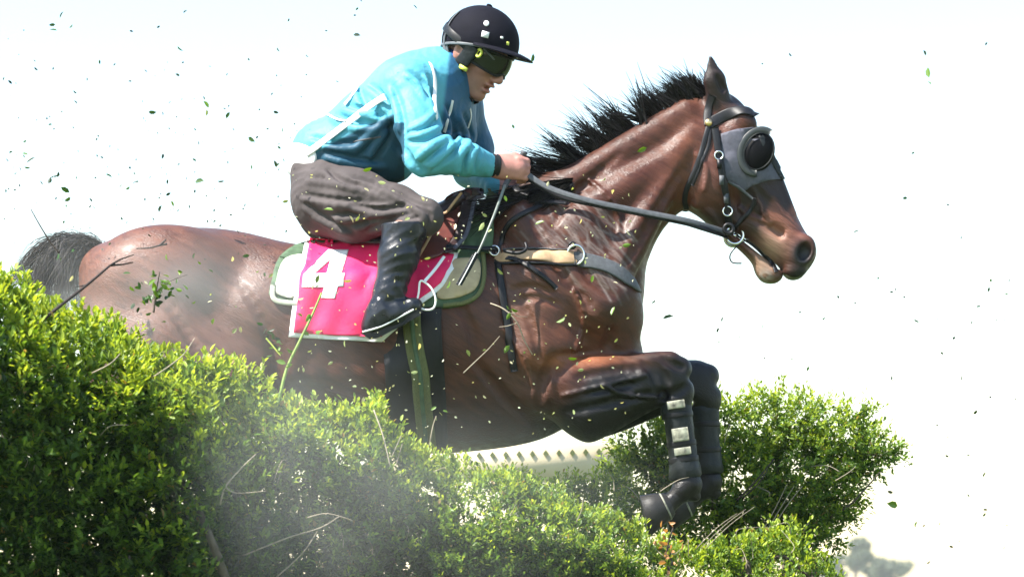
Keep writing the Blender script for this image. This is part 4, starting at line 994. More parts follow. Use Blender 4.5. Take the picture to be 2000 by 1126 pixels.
c = np.tile(np.array((0.36, 0.165, 0.12)), (len(BV), 1))*(1 + .12*vnoise(BV, 40, 9))[:, None]
lips = np.exp(-((np.linalg.norm((BV - H(.098, 0, -.069))*1, axis=1)/.022)**2)); c = mixc(c, (.36, .10, .09), lips*.8)
c = mixc(c, (.20, .13, .11), .45*np.exp(-(np.linalg.norm(BV - H(.06, -.03, -.085), axis=1)/.035)**2))      # stubble
c = mixc(c, (.50, .22, .19), .6*(bx_ > 960)*(by_ > 250))
obj('body', mesh_np('rider_body', BV, BQ, True, {'Col': np.clip(c, .01, .8)}, MAT['skin']), rider)
for s_ in (-1, 1):
    g = Geo(); g.ellipsoid(H(.082, s_*.030, .008), (.0115,)*3); g.build('eye', MAT['white'], rider)

def folds(Gd, amp, ks, seed):
    """cloth creases pushed into the field"""
    r = np.random.default_rng(seed); X, Y, Z = Gd.co((slice(None),)*3); m = np.abs(Gd.F) < .03; ii = np.argwhere(m)
    Pq = Gd.lo + ii*Gd.h; o = 0
    for kx, ky, kz, w in ks:
        ph = np.stack([Pq[:, 0], Pq[:, 1], Pq[:, 2]], 1)
        s_ = np.sin(kx*Pq[:, 0] + ky*Pq[:, 1] + kz*Pq[:, 2] + 2.2*np.sin(ph @ (r.normal(size=3)*14) + r.uniform(0, 6)) + r.uniform(0, 6))
        o = o + w*np.clip(vnoise(Pq, 8, seed+abs(int(kx))) + .35, 0, 1)*(1 - np.abs(s_))*2
    Gd.F[ii[:, 0], ii[:, 1], ii[:, 2]] -= (amp*(o - .6)).astype(np.float32)
# jacket
J = Grid((-.74, -.46, CAM_Z + 1.10), (.06, .46, CAM_Z + 1.74), .0042)
J.chain([(P(868,160,-.01), .088), (P(822,200,0), .142), (P(735,268,0), .140), (P(672,306,0), .118), (P(630,303,0), .098)], .05, sy=1.22)
J.cap(P(800,172,-.165), P(890,205,.155), .080, .080, .05); J.cap(P(780,180,-.05), P(850,150,.0), .085, .08, .05)
J.cap(P(700,310,-.06), P(770,316,-.07), .075, .055, .05); J.cap(P(860,215,.03), P(888,262,.09), .10, .07, .05)
J.cap(P(798,172,-.172), P(814,240,-.24), .077, .068, .03); J.cap(P(814,240,-.24), NE, .068, .061, .02); J.cap(NE, P(905,308,-.235), .061, .052, .025); J.cap(P(905,308,-.235), P(950,322,-.18), .052, .038, .02)
J.cap(P(892,204,.165), P(922,290,.25), .075, .066, .03); J.cap(P(922,290,.25), FE, .066, .06, .02); J.cap(FE, FW, .060, .042, .02)
folds(J, .0016, [(60, 30, 55, .6), (-40, 25, 70, .5)], 3)
V0, Q0 = J.mesh(); b0 = bvh_of(V0, Q0)
for pth, r_ in (([(700,172),(712,205),(745,232)], .010), ([(650,222),(690,240),(742,246)], .009), ([(610,268),(660,282),(720,276)], .009), ([(770,235),(740,262),(700,300)], .013), ([(762,262),(735,300),(720,330)], .011), ([(856,226),(830,250),(796,262)], .010), ([(868,254),(836,268),(800,276)], .009),
                ([(880,276),(850,292),(820,318)], .012), ([(905,272),(880,300),(850,330)], .010), ([(925,284),(908,306),(902,340)], .010), ([(940,292),(930,312),(928,338)], .008), ([(768,170),(782,215),(790,255)], .009), ([(838,150),(846,190),(858,220)], .011), ([(720,165),(744,186),(764,214)], .009),
                ([(800,140),(822,160),(836,190)], .008), ([(672,205),(700,214),(730,214)], .008), ([(790,290),(806,318),(830,335)], .009), ([(872,210),(884,240),(886,275)], .010), ([(905,225),(918,255),(925,285)], .009), ([(640,300),(690,312),(750,318)], .009)):
    crease(J, b0, pth, r_, r_*.25, .014, ridge=r_*.8, shift=9)
J.cap(H(-.035, 0, -.05), H(-.075, 0, -.16), .064, .078, .006, True)
JV, JQ = J.mesh(); jx, jy = to_px(JV)
c = np.tile(np.array((0.085, 0.34, 0.44)), (len(JV), 1))*(1 + .10*vnoise(JV, 14, 5))[:, None]
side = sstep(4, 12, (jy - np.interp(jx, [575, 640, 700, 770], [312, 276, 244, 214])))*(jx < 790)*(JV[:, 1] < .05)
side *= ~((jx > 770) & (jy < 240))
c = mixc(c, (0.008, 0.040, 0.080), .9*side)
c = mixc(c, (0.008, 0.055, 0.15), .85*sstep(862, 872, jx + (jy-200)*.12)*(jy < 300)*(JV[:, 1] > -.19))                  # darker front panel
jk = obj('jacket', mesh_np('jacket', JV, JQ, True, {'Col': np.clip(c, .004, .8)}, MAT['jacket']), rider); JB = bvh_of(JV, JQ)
strap('stripe', [(757,188),(728,206),(700,226),(665,254),(628,282),(600,300)], 6.5, .003, 'white', jk, off=.006, bvh=JB, sm=12)
strap('stripe', [(700,172),(690,190),(676,206)], 4, .002, 'white', jk, off=.006, bvh=JB, sm=12)
strap('stripe', [(838,126),(846,148),(848,176),(846,206),(852,235)], 4, .002, 'white', jk, off=.006, bvh=JB, sm=12)
strap('zip', [(884,196),(880,214),(874,236),(868,258)], 3, .002, 'white', jk, off=0, bvh=JB)
strap('pocket_zip', [(690,277),(716,272),(744,267)], 1.6, .002, 'greystrap', jk, off=0, bvh=JB)
strap('stripe', [(918,212),(920,228),(914,250)], 2, .002, 'white', jk, off=0, bvh=JB)
strap('back_seam', [(640,225),(660,236),(676,240)], 2, .002, 'white', jk, off=.006, bvh=JB, sm=12)
# cuffs
for (a, b, r) in ((P(944,321,-.186), P(972,324,-.170), .034), (P(966,358,.10), P(984,362,.078), .033)):
    g = Geo(); n = 10; t = np.linspace(0, 1, n); p = a + (b-a)*t[:, None]; g.tube(p, r + .0018*np.sin(t*22), 18, True); g.build('cuff', MAT['legboot'], rider)
# white shirt tail
Sh = Grid((-.74, -.3, CAM_Z + 1.12), (-.2, .3, CAM_Z + 1.5), .0045)
Sh.chain([(P(650,306,0), .104), (P(626,318,0), .102)], .02, sy=1.25)
folds(Sh, .005, [(50, 20, 60, .8)], 6); V, Q = Sh.mesh(); obj('shirt', mesh_np('shirt', V, Q, True, None, MAT['white']), rider)
# breeches
K = Grid((-.74, -.48, CAM_Z + .98), (-.08, .48, CAM_Z + 1.42), .0042)
K.ell(P(640, 384, 0), (.114, .160, .105), None, .02); K.cap(P(606,336,-.05), P(606,336,.05), .060, .060, .03); K.cap(P(640,340,-.08), P(640,340,.08), .055, .055, .03)
for s_ in (-1, 1):
    L_ = lambda a, b, y: P(a, b, -y)*np.array((1, -s_, 1))
    K.chain([(L_(646,386,.085), .112), (L_(700,398,.155), .098), (L_(770,410,.23), .072), (L_(830,424,.285), .055)], .03)
    K.cap(L_(826,424,.285), L_(796,446,.305), .052, .046, .02); K.cap(L_(640,400,.08), L_(690,420,.14), .09, .08, .04)
folds(K, .0012, [(48, 30, 80, .8), (60, -25, 50, .5)], 12)
V0, Q0 = K.mesh(); b0 = bvh_of(V0, Q0)
for pth, r_ in (([(600,345),(660,352),(740,372)], .009), ([(590,380),(660,392),(760,396)], .009), ([(610,420),(700,420),(800,408)], .010), ([(660,446),(730,432),(810,416)], .009), ([(720,446),(770,432),(826,424)], .008), ([(690,345),(740,360),(800,388)], .009), ([(640,330),(660,350),(700,362)], .009),
                ([(760,365),(800,392),(838,404)], .007), ([(600,400),(640,430),(690,452)], .009), ([(820,404),(836,420),(836,440)], .008), ([(690,400),(740,410),(790,402)], .007)):
    crease(K, b0, pth, r_, r_*.2, .012, ridge=r_*.8, shift=9)
KV, KQ = K.mesh(); br = obj('breeches', mesh_np('breeches', KV, KQ, True, None, MAT['breeches']), rider)
# boots
for s_ in (-1, 1):
    L_ = lambda a, b, y: P(a, b, -y)*np.array((1, -s_, 1))
    W = Grid((-.48, -.44 if s_ < 0 else .24, CAM_Z + .68), (-.17, -.24 if s_ < 0 else .44, CAM_Z + 1.19), .0038)
    W.chain([(L_(790,440,.307), .062), (L_(778,500,.318), .058), (L_(760,570,.33), .045), (L_(744,618,.338), .042)], .02)
    W.cap(L_(790,450,.307), L_(788,415,.306), .0665, .070, .012)
    W.ell(L_(788,330,.304), (.30, .30, .165), None, .004, True)
    W.chain([(L_(730,634,.338), .034), (L_(772,614,.342), .036), (L_(808,597,.345), .026)], .02); W.cap(L_(740,610,.338), L_(728,640,.338), .038, .030, .02)
    folds(W, .0028, [(60, 40, 70, .6), (-50, 20, 90, .5)], 20)
    V, Q = W.mesh(); bt = obj('boot', mesh_np('boot', V, Q, True, None, MAT['boot']), rider)
    g = Geo(); sole = [(704,650),(722,662),(746,656),(775,640),(800,627),(820,616),(826,606),(814,604),(796,615),(770,628),(740,643),(714,647)]
    V = [L_(a,b,.338+.028) for a, b in sole] + [L_(a,b,.338-.030) for a, b in sole]; n = len(sole)
    g.add(V, [list(range(n)), list(range(n, 2*n))[::-1]] + [[i, (i+1) % n, n+(i+1) % n, n+i] for i in range(n)]); g.build('sole', MAT['black'], bt, False)
    g = Geo(); p = catmull([L_(708,648,.37), L_(745,637,.374), L_(780,619,.376), L_(808,604,.374)], 5); g.tube(p, .0028, 6); g.build('welt', MAT['white'], bt)
# helmet
tp = math.radians(-15); HH = HR @ np.array([[math.cos(tp), 0, math.sin(tp)], [0, 1, 0], [-math.sin(tp), 0, math.cos(tp)]]); HC = H(-.004, 0, .036); hhu = HH[:, 2]
def hel(a, th, r): return HC + HH @ np.array((r[0]*math.sin(th)*math.cos(a), r[1]*math.sin(th)*math.sin(a), r[2]*math.cos(th)))
def shell(r, rim, nu=36, nv=14):
    V = []; F = []
    for i in range(nv+1):
        for j in range(nu):
            a = 2*math.pi*j/nu; V.append(hel(a, rim(a)*i/nv, r))
    for i in range(nv):
        for j in range(nu): F.append([i*nu+j, (i+1)*nu+j, (i+1)*nu+(j+1) % nu, i*nu+(j+1) % nu])
    return V, F
rim = lambda a: math.radians(99 + 13*(0.5 - 0.5*math.cos(a))**2)
g = Geo(); V, F = shell((.124, .103, .112), rim); g.add(V, F); V, F = shell((.116, .095, .104), rim); g.add(V, [f[::-1] for f in F]); n0 = 15*36
g.F += [[14*36+j, n0+14*36+j, n0+14*36+(j+1) % 36, 14*36+(j+1) % 36] for j in range(36)]
he = g.build('helmet', MAT['navy'], rider)
g = Geo(); V = []; F = []; nu = 25; prof = [(0, 0, 0), (.018, -.002, 1), (.042, -.008, 1), (.056, -.014, 1), (.058, -.018, 1), (.050, -.018, 1), (.015, -.012, 1), (0, -.010, 0)]
for j in range(nu):
    a = math.radians(-74 + 148*j/(nu-1)); e = max(0, math.cos(a*1.2))**.6; b0 = hel(a, rim(a)*.97, (.123, .102, .111)); od = HH @ np.array((math.cos(a), math.sin(a)*.8, 0))
    for t, z, q in prof: V.append(b0 + od*t*e + hhu*(z*(.4+.6*e) + .006))
m = len(prof)
for j in range(nu-1):
    for i in range(m-1): F.append([j*m+i, j*m+i+1, (j+1)*m+i+1, (j+1)*m+i])
g.add(V, F); g.build('peak', MAT['navy'], he)
g = Geo(); g.ellipsoid(hel(0, 0, (.124, .103, .113)), (.010, .010, .006), HR); g.build('button', MAT['navy'], he)
g = Geo(); an = np.linspace(0, 2*math.pi, 49); p = [hel(a, rim(a)*.985, (.126, .105, .113)) for a in an]; nn = np.array([HH @ np.array((math.cos(a), math.sin(a), 0)) for a in an]); g.strap(np.array(p), nn, .004, .002); g.build('rim_tape', MAT['greypl'], he)
def badge(a, th, hw, hh, mat, name, round_=False):
    c0 = hel(a, th, (.1255, .1045, .1135)); n_ = c0 - HC; n_ /= np.linalg.norm(n_); t = np.cross(hhu, n_); t /= np.linalg.norm(t); u = np.cross(n_, t); g = Geo()
    R_ = np.stack([t, u, n_], 1)
    if round_: g.ellipsoid(c0, (hw, hh, .003), R_)
    else: g.box(c0, (hw, hh, .002), R_)
    g.build(name, MAT[mat], he)
badge(math.radians(-62), math.radians(62), .0085, .010, 'white', 'white_dot', True); badge(math.radians(-60), math.radians(80), .011, .009, 'white', 'label_tag')
badge(math.radians(-22), math.radians(84), .004, .005, 'yellow', 'tag'); badge(math.radians(-34), math.radians(78), .004, .003, 'white', 'tag')
g = Geo(); an = np.linspace(math.radians(28), math.radians(112), 16); p = np.array([hel(math.radians(-128), t, (.126, .105, .114)) for t in an[4:]]); nn = norm(p - HC); g.strap(p, nn, .0045, .002); g.build('white_tape', MAT['greystrap'], he)
# harness and chin strap
def lstrap(name, pts, w, t, mat, par):
    q = catmull(pts, 6); p = np.array([H(*v) for v in q]); n_ = norm(np.array([HR @ np.array((v[0]*.4, v[1], v[2]*.25 if abs(v[1]) > .01 else -.05)) for v in q])); g = Geo(); g.strap(p, n_, w, t); return g.build(name, MAT[mat], par)
for s_ in (-1, 1):
    lstrap('cheek_pad', [(.030, s_*.088, .022), (.026, s_*.084, -.008), (.014, s_*.077, -.040), (.004, s_*.068, -.066)], .022, .008, 'legboot', he)
    lstrap('rear_strap', [(-.075, s_*.076, .010), (-.055, s_*.074, -.030), (-.020, s_*.070, -.060), (.004, s_*.066, -.078)], .012, .005, 'greypl', he)
    ch = lstrap('chin_strap', [(.004, s_*.076, -.055), (.018, s_*.074, -.084), (.042, s_*.052, -.116), (.062, s_*.012, -.128)], .014, .007, 'black', he)
    g = Geo(); g.box(H(.030, s_*.082, -.048), (.014, .004, .006), HR); g.build('buckle', MAT['yellow'], ch)
    g = Geo(); g.box(H(-.012, s_*.074, -.098), (.020, .005, .005), HR); g.build('strap_tag', MAT['yellow'], ch)
# goggles
gg = Geo(); V = []; F = []; nu, nv = 29, 7
for sh in (0, 1):
    for i in range(nv):
        q = i/(nv-1)*2-1
        for j in range(nu):
            a = math.radians(-84 + 168*j/(nu-1)); nose = math.exp(-(a/.22)**2); zz = .006 + q*(.034 - .006*abs(a)) + (nose*.016 if q < 0 else 0)*abs(q)
            r = 1 + .05*(1-q*q) - (.03 if sh else 0) ; V.append(H(.012 + .104*r*math.cos(a)*(.95+.05*math.cos(a)), .079*r*math.sin(a), zz))
    b = sh*nv*nu
    for i in range(nv-1):
        for j in range(nu-1): F.append([b+i*nu+j, b+i*nu+j+1, b+(i+1)*nu+j+1, b+(i+1)*nu+j])
gg.add(V, F); go = gg.build('goggles', MAT['lens'], rider)
edge = [i for i in range(nu)] + [i*nu+nu-1 for i in range(nv)] + [(nv-1)*nu+i for i in range(nu-1, -1, -1)] + [i*nu for i in range(nv-1, -1, -1)]
g = Geo(); g.tube(np.array([V[i] for i in edge]), .0042, 6, False); g.build('frame', MAT['black'], go)
for s_ in (-1, 1): lstrap('elastic_band', [(.028, s_*.083, .010), (-.01, s_*.098, .018), (-.06, s_*.094, .026), (-.105, s_*.060, .032), (-.124, s_*.01, .034)], .012, .004, 'black', go)
g = Geo(); R_ = np.stack([hf, hu, -hl], 1); c0 = H(.058, -.082, .014)
an = np.linspace(0, 2*math.pi, 17); g.tube(np.array([c0 + (hf*.9 + hl*-.25)*.011*math.cos(t) + hu*.011*math.sin(t) - hl*.004 for t in an]), .0042, 6, False); g.build('vent_ring', MAT['yellow'], go)
lstrap('brow_trim', [(.060, -.076, .030), (.085, -.060, .022), (.104, -.034, .008)], .0025, .003, 'greypl', go)
# collar and scarf
ax0 = H(-.030, 0, -.055); ax1 = P(852, 176, -.02); ad = (ax1-ax0)/np.linalg.norm(ax1-ax0); e1 = np.cross(ad, (0, 1.0, 0)); e1 /= np.linalg.norm(e1); e2 = np.cross(ad, e1)
g = Geo(); V = []; F = []; nu = 32; pr = [(-.02, .066), (-.022, .076), (.0, .083), (.03, .088), (.065, .094), (.10, .098)]
for t, r in pr:
    for j in range(nu):
        a = 2*math.pi*j/nu; w = r*(1 + .03*math.sin(5*a + t*50)); V.append(ax0 + ad*(t + .02) + e1*w*math.cos(a) + e2*w*math.sin(a))
for i in range(len(pr)-1):
    for j in range(nu): F.append([i*nu+j, i*nu+(j+1) % nu, (i+1)*nu+(j+1) % nu, (i+1)*nu+j])
g.add(V, F); co = g.build('collar', MAT['bluecloth'], rider)
# whip
wh = empty('whip', P(1000, 340, -.18)); tag(wh, 'thin grey riding whip held in the rider\'s hand, pointing down', 'whip')
g = Geo(); p = catmull([P(1024,296,-.150), P(1014,322,-.138), P(992,352,-.165), P(985,366,-.20)], 6); g.tube(p, np.linspace(.0105, .008, len(p)), 9); g.build('grip', MAT['greystrap'], wh)
g = Geo(); p = catmull([P(986,362,-.20), P(965,420,-.29), P(942,475,-.325), P(925,510,-.335)], 6); g.tube(p, np.linspace(.0048, .003, len(p)), 7); g.build('shaft', MAT['whip'], wh)
for dx in (-3.2, 3.2):
    g = Geo(); p = catmull([P(930+dx,495,-.338), P(912+dx,528,-.342), P(896+dx,556,-.342)], 5); g.strap(p, np.tile((0, -1.0, 0), (len(p), 1)), 3.0/PXM, .004); g.build('flap', MAT['legboot'], wh)
g = Geo(); p = catmull([P(930,493,-.344), P(912,528,-.348), P(896,557,-.348)], 5); g.tube(p, .0016, 5); g.build('stitching', MAT['white'], wh)

# ================================================================== TWIGS AND LEAVES IN THE AIR
def air_twig(name, label, pts, r0, r1, mat, leaves=(), side=()):
    e = empty(name, pts[0]); tag(e, label, 'twig'); g = Geo(); p = catmull(pts, 6); g.tube(p, np.linspace(r0, r1, len(p)), 6); g.build('stem', MAT[mat], e)
    for s_ in side:
        g = Geo(); q = catmull(s_, 5); g.tube(q, np.linspace(r1*1.1, r1*.4, len(q)), 5); g.build('side_twig', MAT[mat], e)
    for (px, py, y, n, sp, mi, sz) in leaves:
        for i in range(n):
            d = norm(rg.normal(size=(1, 3)))[0]; n_ = np.cross(d, rg.normal(size=3)); n_ /= np.linalg.norm(n_)
            place_leaf('leaf', e, P(px + rg.normal(0, sp), py + rg.normal(0, sp), y + rg.normal(0, .015)), d, n_, sz*rg.uniform(.7, 1.2), mi if rg.uniform() < .7 else max(mi-1, 0))
    return e
air_twig('broken_branch', 'long dark bare branch rising from hedge across the horse\'s rump', [P(58,645,-1.5), P(120,595,-1.45), P(170,556,-1.35), P(215,518,-1.25)], .0052, .003, 'darktwig', side=[[P(215,518,-1.25), P(236,506,-1.22), P(262,497,-1.2)], [P(215,518,-1.25), P(240,516,-1.22), P(260,512,-1.2)], [P(170,556,-1.35), P(150,560,-1.33)]])
air_twig('twig', 'thin dark twig in the sky above left hedge', [P(60,408,-.9), P(78,440,-.9), P(98,472,-.9), P(116,494,-.9)], .0012, .0030, 'darktwig', [(120,494,-.9,3,6,1,.022)])
air_twig('twig', 'short bare twig flying over the horse\'s rump', [P(266,485,-.6), P(290,484,-.6), P(312,479,-.6), P(326,476,-.6)], .0016, .0034, 'darktwig', side=[[P(312,479,-.6), P(322,470,-.6), P(324,466,-.6)]])
air_twig('green_stalk', 'long yellow-green stalk in front of the number cloth', [P(628,572,-.9), P(612,610,-.92), P(588,660,-.95), P(560,720,-.98), P(545,780,-1.0), P(533,822,-1.0)], 0.0026, .0050, 'stalk', [(620,640,-.93,3,14,2,.03), (560,700,-.97,4,14,2,.03), (545,790,-1.0,5,16,2,.03)])
air_twig('leafy_sprig', 'loose leafy green sprig in front of the horse\'s flank', [P(300,610,-.75), P(305,570,-.75), P(312,530,-.75)], .003, .0015, 'bark', [(306,560,-.75,26,20,2,.024), (330,548,-.75,10,14,2,.022), (300,590,-.75,14,18,1,.024)], side=[[P(305,570,-.75), P(330,550,-.75), P(366,536,-.75)]])
air_twig('leafy_sprig', 'small dark-green sprig flying below left corner of number cloth', [P(520,660,-.6), P(530,672,-.6), P(548,694,-.6)], .003, .002, 'yellow', [(522,652,-.6,9,9,1,.028), (535,678,-.6,4,7,2,.024)])
air_twig('twig', 'pale forked twig caught on the horse\'s shoulder', [P(958,592,-.40), P(985,604,-.42), P(1010,630,-.42), P(1024,664,-.40), P(1040,692,-.38)], .0022, .0016, 'paletwig', [(998,604,-.43,3,4,2,.022)], side=[[P(1000,604,-.42), P(1008,616,-.42), P(1030,618,-.4)], [P(985,604,-.42), P(1000,612,-.42), P(1012,606,-.42)], [P(1010,630,-.42), P(992,636,-.42), P(975,638,-.4)]])
air_twig('twig', 'thin straight pale twig in front of the girth', [P(905,728,-.5), P(930,704,-.5), P(955,680,-.5), P(976,656,-.5)], .0018, .0010, 'paletwig')
air_twig('twig', 'short pale stick rising from the hedge beside the girth', [P(838,872,-.55), P(842,850,-.56), P(846,830,-.56), P(852,812,-.56)], .0022, .0014, 'paletwig', [(850,808,-.56,4,9,3,.02)])
air_twig('twig', 'curved pale twig leaning over the hedge behind the flank', [P(300,735,-1.3), P(330,715,-1.3), P(360,690,-1.28), P(380,660,-1.25)], .002, .0012, 'paletwig')

deb = [  # photo column, row, size px, tone (0 dark .. 3 pale): the leaf scraps that can be told apart in the sky
 (365,20,9,0),(117,36,12,0),(108,48,10,1),(111,60,14,1),(142,48,8,1),(253,60,6,0),(312,50,7,0),(358,100,13,1),(65,117,7,0),(67,131,8,0),(104,131,5,0),(226,124,6,0),(351,148,8,0),(143,177,8,0),(334,198,6,0),(397,188,7,1),
 (408,210,14,2),(404,214,10,3),(290,219,13,1),(317,218,6,0),(449,219,12,1),(534,218,10,0),(485,268,14,1),(388,283,6,0),(48,305,14,2),(52,318,16,0),(47,326,10,1),(55,302,10,2),(118,340,14,0),(95,358,14,0),(112,346,9,0),(206,340,12,1),(255,325,8,0),
 (319,300,9,0),(136,376,16,1),(138,386,13,1),(270,354,8,0),(233,367,8,0),(328,350,8,0),(381,355,18,1),(438,353,11,0),(324,382,9,0),(334,392,10,2),(380,377,6,0),(481,398,8,0),(540,327,12,0),(490,322,8,1),(310,414,12,0),(347,414,5,0),(11,369,6,0),(173,405,6,0),
 (807,10,9,0),(690,68,12,0),(707,4,7,0),(700,15,6,1),(565,36,6,0),(1038,122,14,1),(1000,243,8,1),(662,160,6,0),(690,30,5,0),(640,60,5,0),
 (1541,104,8,0),(1487,124,5,0),(1815,152,18,2),(1818,165,10,2),(1780,300,6,1),(1855,401,6,0),(1763,388,10,1),(1716,541,7,1),(1294,622,18,1),(1272,592,9,0),(1412,618,9,0),(1400,649,9,0),(1488,634,7,0),(1565,608,7,0),(1606,625,8,0),(1842,692,7,0),(1860,662,8,0),(1742,733,9,0),(1741,742,5,0),(1878,733,8,0),(1908,800,10,0),(1846,888,7,0),(1895,890,6,0),(1753,987,24,2),(1920,995,8,0),(1919,1008,8,0),(1862,1068,7,0),(1810,1099,10,0),(1959,1070,6,0),(1920,931,9,1),(1896,632,6,0),(1580,715,8,1),(1807,1024,5,0),(1836,1020,5,1)]
LAND = [(640,390,110,70,"rider's thigh"), (650,560,90,100,'number cloth'), (560,540,40,60,'pale end of the saddle pad'), (780,530,60,110,"rider's boot"), (900,550,60,50,'front end of the saddle pad'), (900,440,70,60,'saddle flap'), (1030,370,60,50,"rider's hand and the withers"),
        (1180,360,90,110,"horse's neck"), (1420,380,140,150,"horse's head"), (1090,470,90,50,'breast girth band'), (1000,620,70,110,"horse's shoulder"), (1180,600,80,100,"horse's chest"), (1160,760,140,90,"horse's forearm"), (830,740,60,100,'girth'), (690,730,90,70,"horse's belly behind the girth"), (950,800,90,70,"horse's belly ahead of the girth"),
        (300,520,170,80,"horse's rump"), (480,560,90,80,"horse's flank"), (330,660,150,60,"horse's thigh above the hedge"), (540,680,70,60,'left corner of the number cloth'), (780,240,120,110,"rider's jacket")]
def place_word(px, py):
    if px < 575 and py < 470:
        row = ['high', 'upper', 'middle', 'lower', 'low'][min(4, int(py/85))]; col_ = ['at the left edge', 'near the left edge', 'left of centre', 'midway to the rider', 'behind the rider'][min(4, int(px/115))]
        return 'in the ' + row + ' sky ' + col_
    if px > 1250 and not (1300 < px < 1610 and 180 < py < 560):
        row = 'level with the head' if py < 560 else ('level with the chest' if py < 680 else ('level with the knees' if py < 850 else ('level with the hooves' if py < 1010 else 'near the bottom')))
        col_ = 'close to the horse' if px < 1450 else ('by the bush' if px < 1680 else ('well to the right' if px < 1850 else 'at the far right'))
        return 'in the sky ' + row + ', ' + col_
    if py < 130 and 575 < px < 1100: return "in the sky near the rider's helmet"
    return "in front of the " + min(LAND, key=lambda l: ((px-l[0])/l[2])**2 + ((py-l[1])/l[3])**2)[4]
TONE = ['dark green', 'green', 'bright green', 'pale green', 'straw-coloured']; NSCR = [0]
def orient():
    d = norm(rg.normal(size=(1, 3))*np.array((1, .5, 1)))[0]; n_ = np.cross(d, rg.normal(size=3)); n_ /= np.linalg.norm(n_)
    if abs(n_[1]) < .35: n_ = n_ + np.array((0, -.8, 0)); n_ -= d*(n_ @ d); n_ /= np.linalg.norm(n_)
    return d, n_
def scrap(px, py, sz, mi, y, label=None, nm='leaf_scrap'):
    d, n_ = orient(); NSCR[0] += 1
    o = place_leaf(nm, None, P(px, py, y), d, n_, sz/PXM*(CAM_D + y)/CAM_D*1.25, mi)
    w = ('tiny ' if sz < 7 else ('small ' if sz < 12 else '')) + TONE[mi] + ' leaf scrap ' + place_word(px, py)
    tag(o, label or w, 'leaf', None if label else 'leaf scraps in the air')
for i, (px, py, sz, t) in enumerate(deb):
    y = rg.uniform(-.7, .5)
    scrap(px, py, sz, t, y, {1753: 'largest green leaf floating in the sky at lower right', 1294: "dark triangular leaf floating just right of the horse's chest"}.get(px))
for i in range(48): scrap(rg.uniform(0, 560), rg.triangular(40, 430, 480), rg.uniform(4, 9), rg.choice([0, 0, 1, 1]), rg.uniform(-.8, .6))
for i in range(72):                                                   # pale lit scraps in front of horse and rider
    px = rg.uniform(560, 1330); py = rg.uniform(350, 860)
    if px > 1240 or (px > 1100 and py > 840): continue
    scrap(px, py, rg.uniform(6, 11) if rg.uniform() < .8 else rg.uniform(11, 17), rg.choice([3, 4, 4, 2, 3]), rg.uniform(-.75, -.5))
for i in range(38): scrap(rg.uniform(140, 600), rg.uniform(470, 720), rg.uniform(6, 13), rg.choice([3, 4, 2, 1]), rg.uniform(-.8, -.5))
for i in range(15): scrap(rg.uniform(1640, 1980), rg.uniform(60, 1080), rg.uniform(6, 11), rg.choice([0, 0, 1]), rg.uniform(-.6, .5))
for (px, py, sz) in ((1263,288,16),(708,333,16),(651,410,16),(618,553,14),(998,603,14),(1045,438,16),(1104,620,16),(1215,480,14)): scrap(px, py, sz, 2, -.55)
# the specks too fine to pick apart, as one mass
pos = []; colr = []; szs = []
for i in range(460):
    q = rg.uniform()
    if q < .30: px, py, y = rg.uniform(0, 600), rg.triangular(0, 480, 560), rg.uniform(-.8, .6); cc = (.03, .06, .03)
    elif q < .42: px, py, y = rg.uniform(1250, 1990), rg.uniform(540, 1110), rg.uniform(-.5, .6); cc = (.02, .03, .02)
    else: px, py, y = rg.uniform(560, 1240), rg.uniform(340, 850), rg.uniform(-.75, -.5); cc = (.5, .52, .36)
    pos.append(P(px, py, y)); colr.append(cc); szs.append(rg.uniform(2.2, 5.5)/PXM*1.2)
dn = [orient() for _ in pos]; V, F = leaf_arrays(np.array(pos), np.array([q[0] for q in dn]), np.array([q[1] for q in dn]), np.array(szs), .6)
tag(obj('leaf_specks', mesh_np('leaf_specks', V, F, True, {'Col': np.repeat(np.array(colr), 6, 0)}, MAT['foliage'])), 'cloud of fine leaf specks round the leaping horse', 'leaf specks', None, 'stuff')

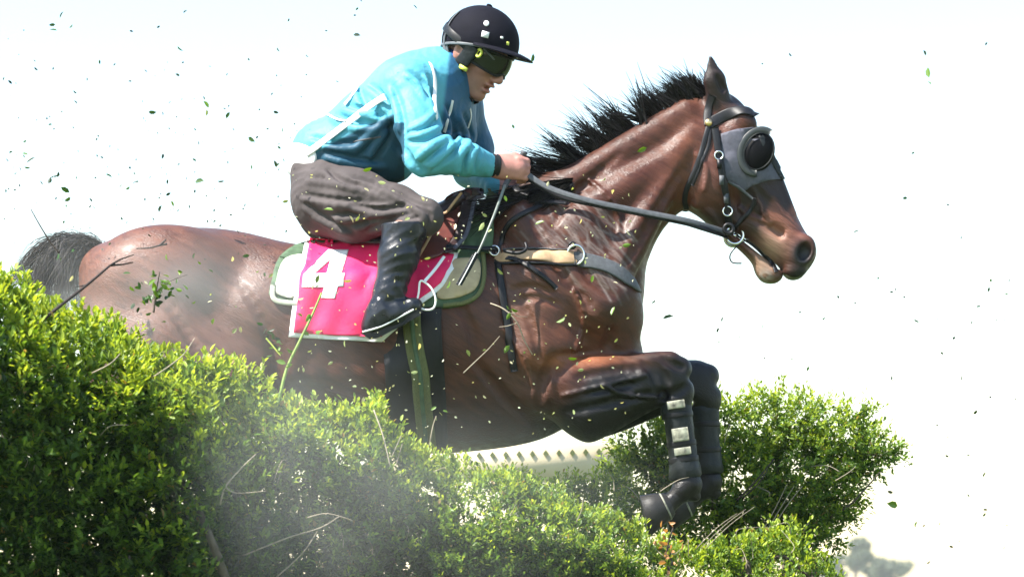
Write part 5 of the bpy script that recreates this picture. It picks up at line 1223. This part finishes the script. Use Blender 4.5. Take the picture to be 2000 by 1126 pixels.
# ================================================================== DUST AND HAZE
def volume_obj(name, me, dens, col, aniso=.3, noise=None):
    m = bpy.data.materials.new(name + '_volume'); m.use_nodes = True; nt = m.node_tree; nt.nodes.remove(nt.nodes['Principled BSDF'])
    v = nt.nodes.new('ShaderNodeVolumePrincipled'); v.inputs['Color'].default_value = (*col, 1); v.inputs['Density'].default_value = dens; v.inputs['Density Attribute'].default_value = ''; v.inputs['Anisotropy'].default_value = aniso
    nt.links.new(v.outputs[0], nt.nodes['Material Output'].inputs['Volume'])
    if noise:
        tc = nt.nodes.new('ShaderNodeTexCoord'); ln = nt.nodes.new('ShaderNodeVectorMath'); ln.operation = 'LENGTH'; nt.links.new(tc.outputs['Object'], ln.inputs[0])
        mr = nt.nodes.new('ShaderNodeMapRange'); mr.inputs[1].default_value = 1.0; mr.inputs[2].default_value = .15; mr.inputs[3].default_value = 0; mr.inputs[4].default_value = 1; mr.interpolation_type = 'SMOOTHSTEP'; nt.links.new(ln.outputs['Value'], mr.inputs[0])
        no = nt.nodes.new('ShaderNodeTexNoise'); no.inputs['Scale'].default_value = noise; no.inputs['Detail'].default_value = 2; nt.links.new(tc.outputs['Object'], no.inputs['Vector'])
        m2 = nt.nodes.new('ShaderNodeMapRange'); m2.inputs[1].default_value = .35; m2.inputs[2].default_value = .7; m2.inputs[3].default_value = .15; m2.inputs[4].default_value = 1.6; nt.links.new(no.outputs['Fac'], m2.inputs[0])
        mu = nt.nodes.new('ShaderNodeMath'); mu.operation = 'MULTIPLY'; nt.links.new(mr.outputs[0], mu.inputs[0]); nt.links.new(m2.outputs[0], mu.inputs[1])
        m3 = nt.nodes.new('ShaderNodeMath'); m3.operation = 'MULTIPLY'; m3.inputs[1].default_value = dens; nt.links.new(mu.outputs[0], m3.inputs[0]); nt.links.new(m3.outputs[0], v.inputs['Density'])
    me.materials.clear(); me.materials.append(m); return m
scene.cycles.volume_step_rate = 1.0; scene.cycles.volume_max_steps = 64
for nm, (px, py, y), r, dens, lab in (('dust_cloud', (740, 990, -1.14), (.95, .14, .42), .7, 'thin pale dust drifting over the middle of the hedge'), ('dust_cloud', (540, 880, -1.34), (.46, .14, .58), .75, 'pale dust drifting in front of the hedge below the number cloth'), ('dust_cloud', (300, 590, -.62), (.60, .16, .32), 1.2, 'pale dust hanging round the horse\'s rump')):
    g = Geo(); g.ellipsoid((0, 0, 0), (1, 1, 1), None, 24, 16); me = mesh_np(nm, np.array(g.V), g.F, True); o = obj(nm, me); o.location = P(px, py, y); o.scale = r
    volume_obj(nm, me, dens, (.98, .99, .98), 0.0, 2.2); tag(o, lab, 'dust', None, 'stuff')
g = Geo(); g.box((0, 190, 4.5), (120, 200, 5.5)); me = mesh_np('haze', np.array(g.V), g.F, False); hz = obj('haze', me); tag(hz, 'thin pale haze over the course', None, None, 'stuff')
volume_obj('haze', me, .00045, (.95, .97, 1.0), 0)
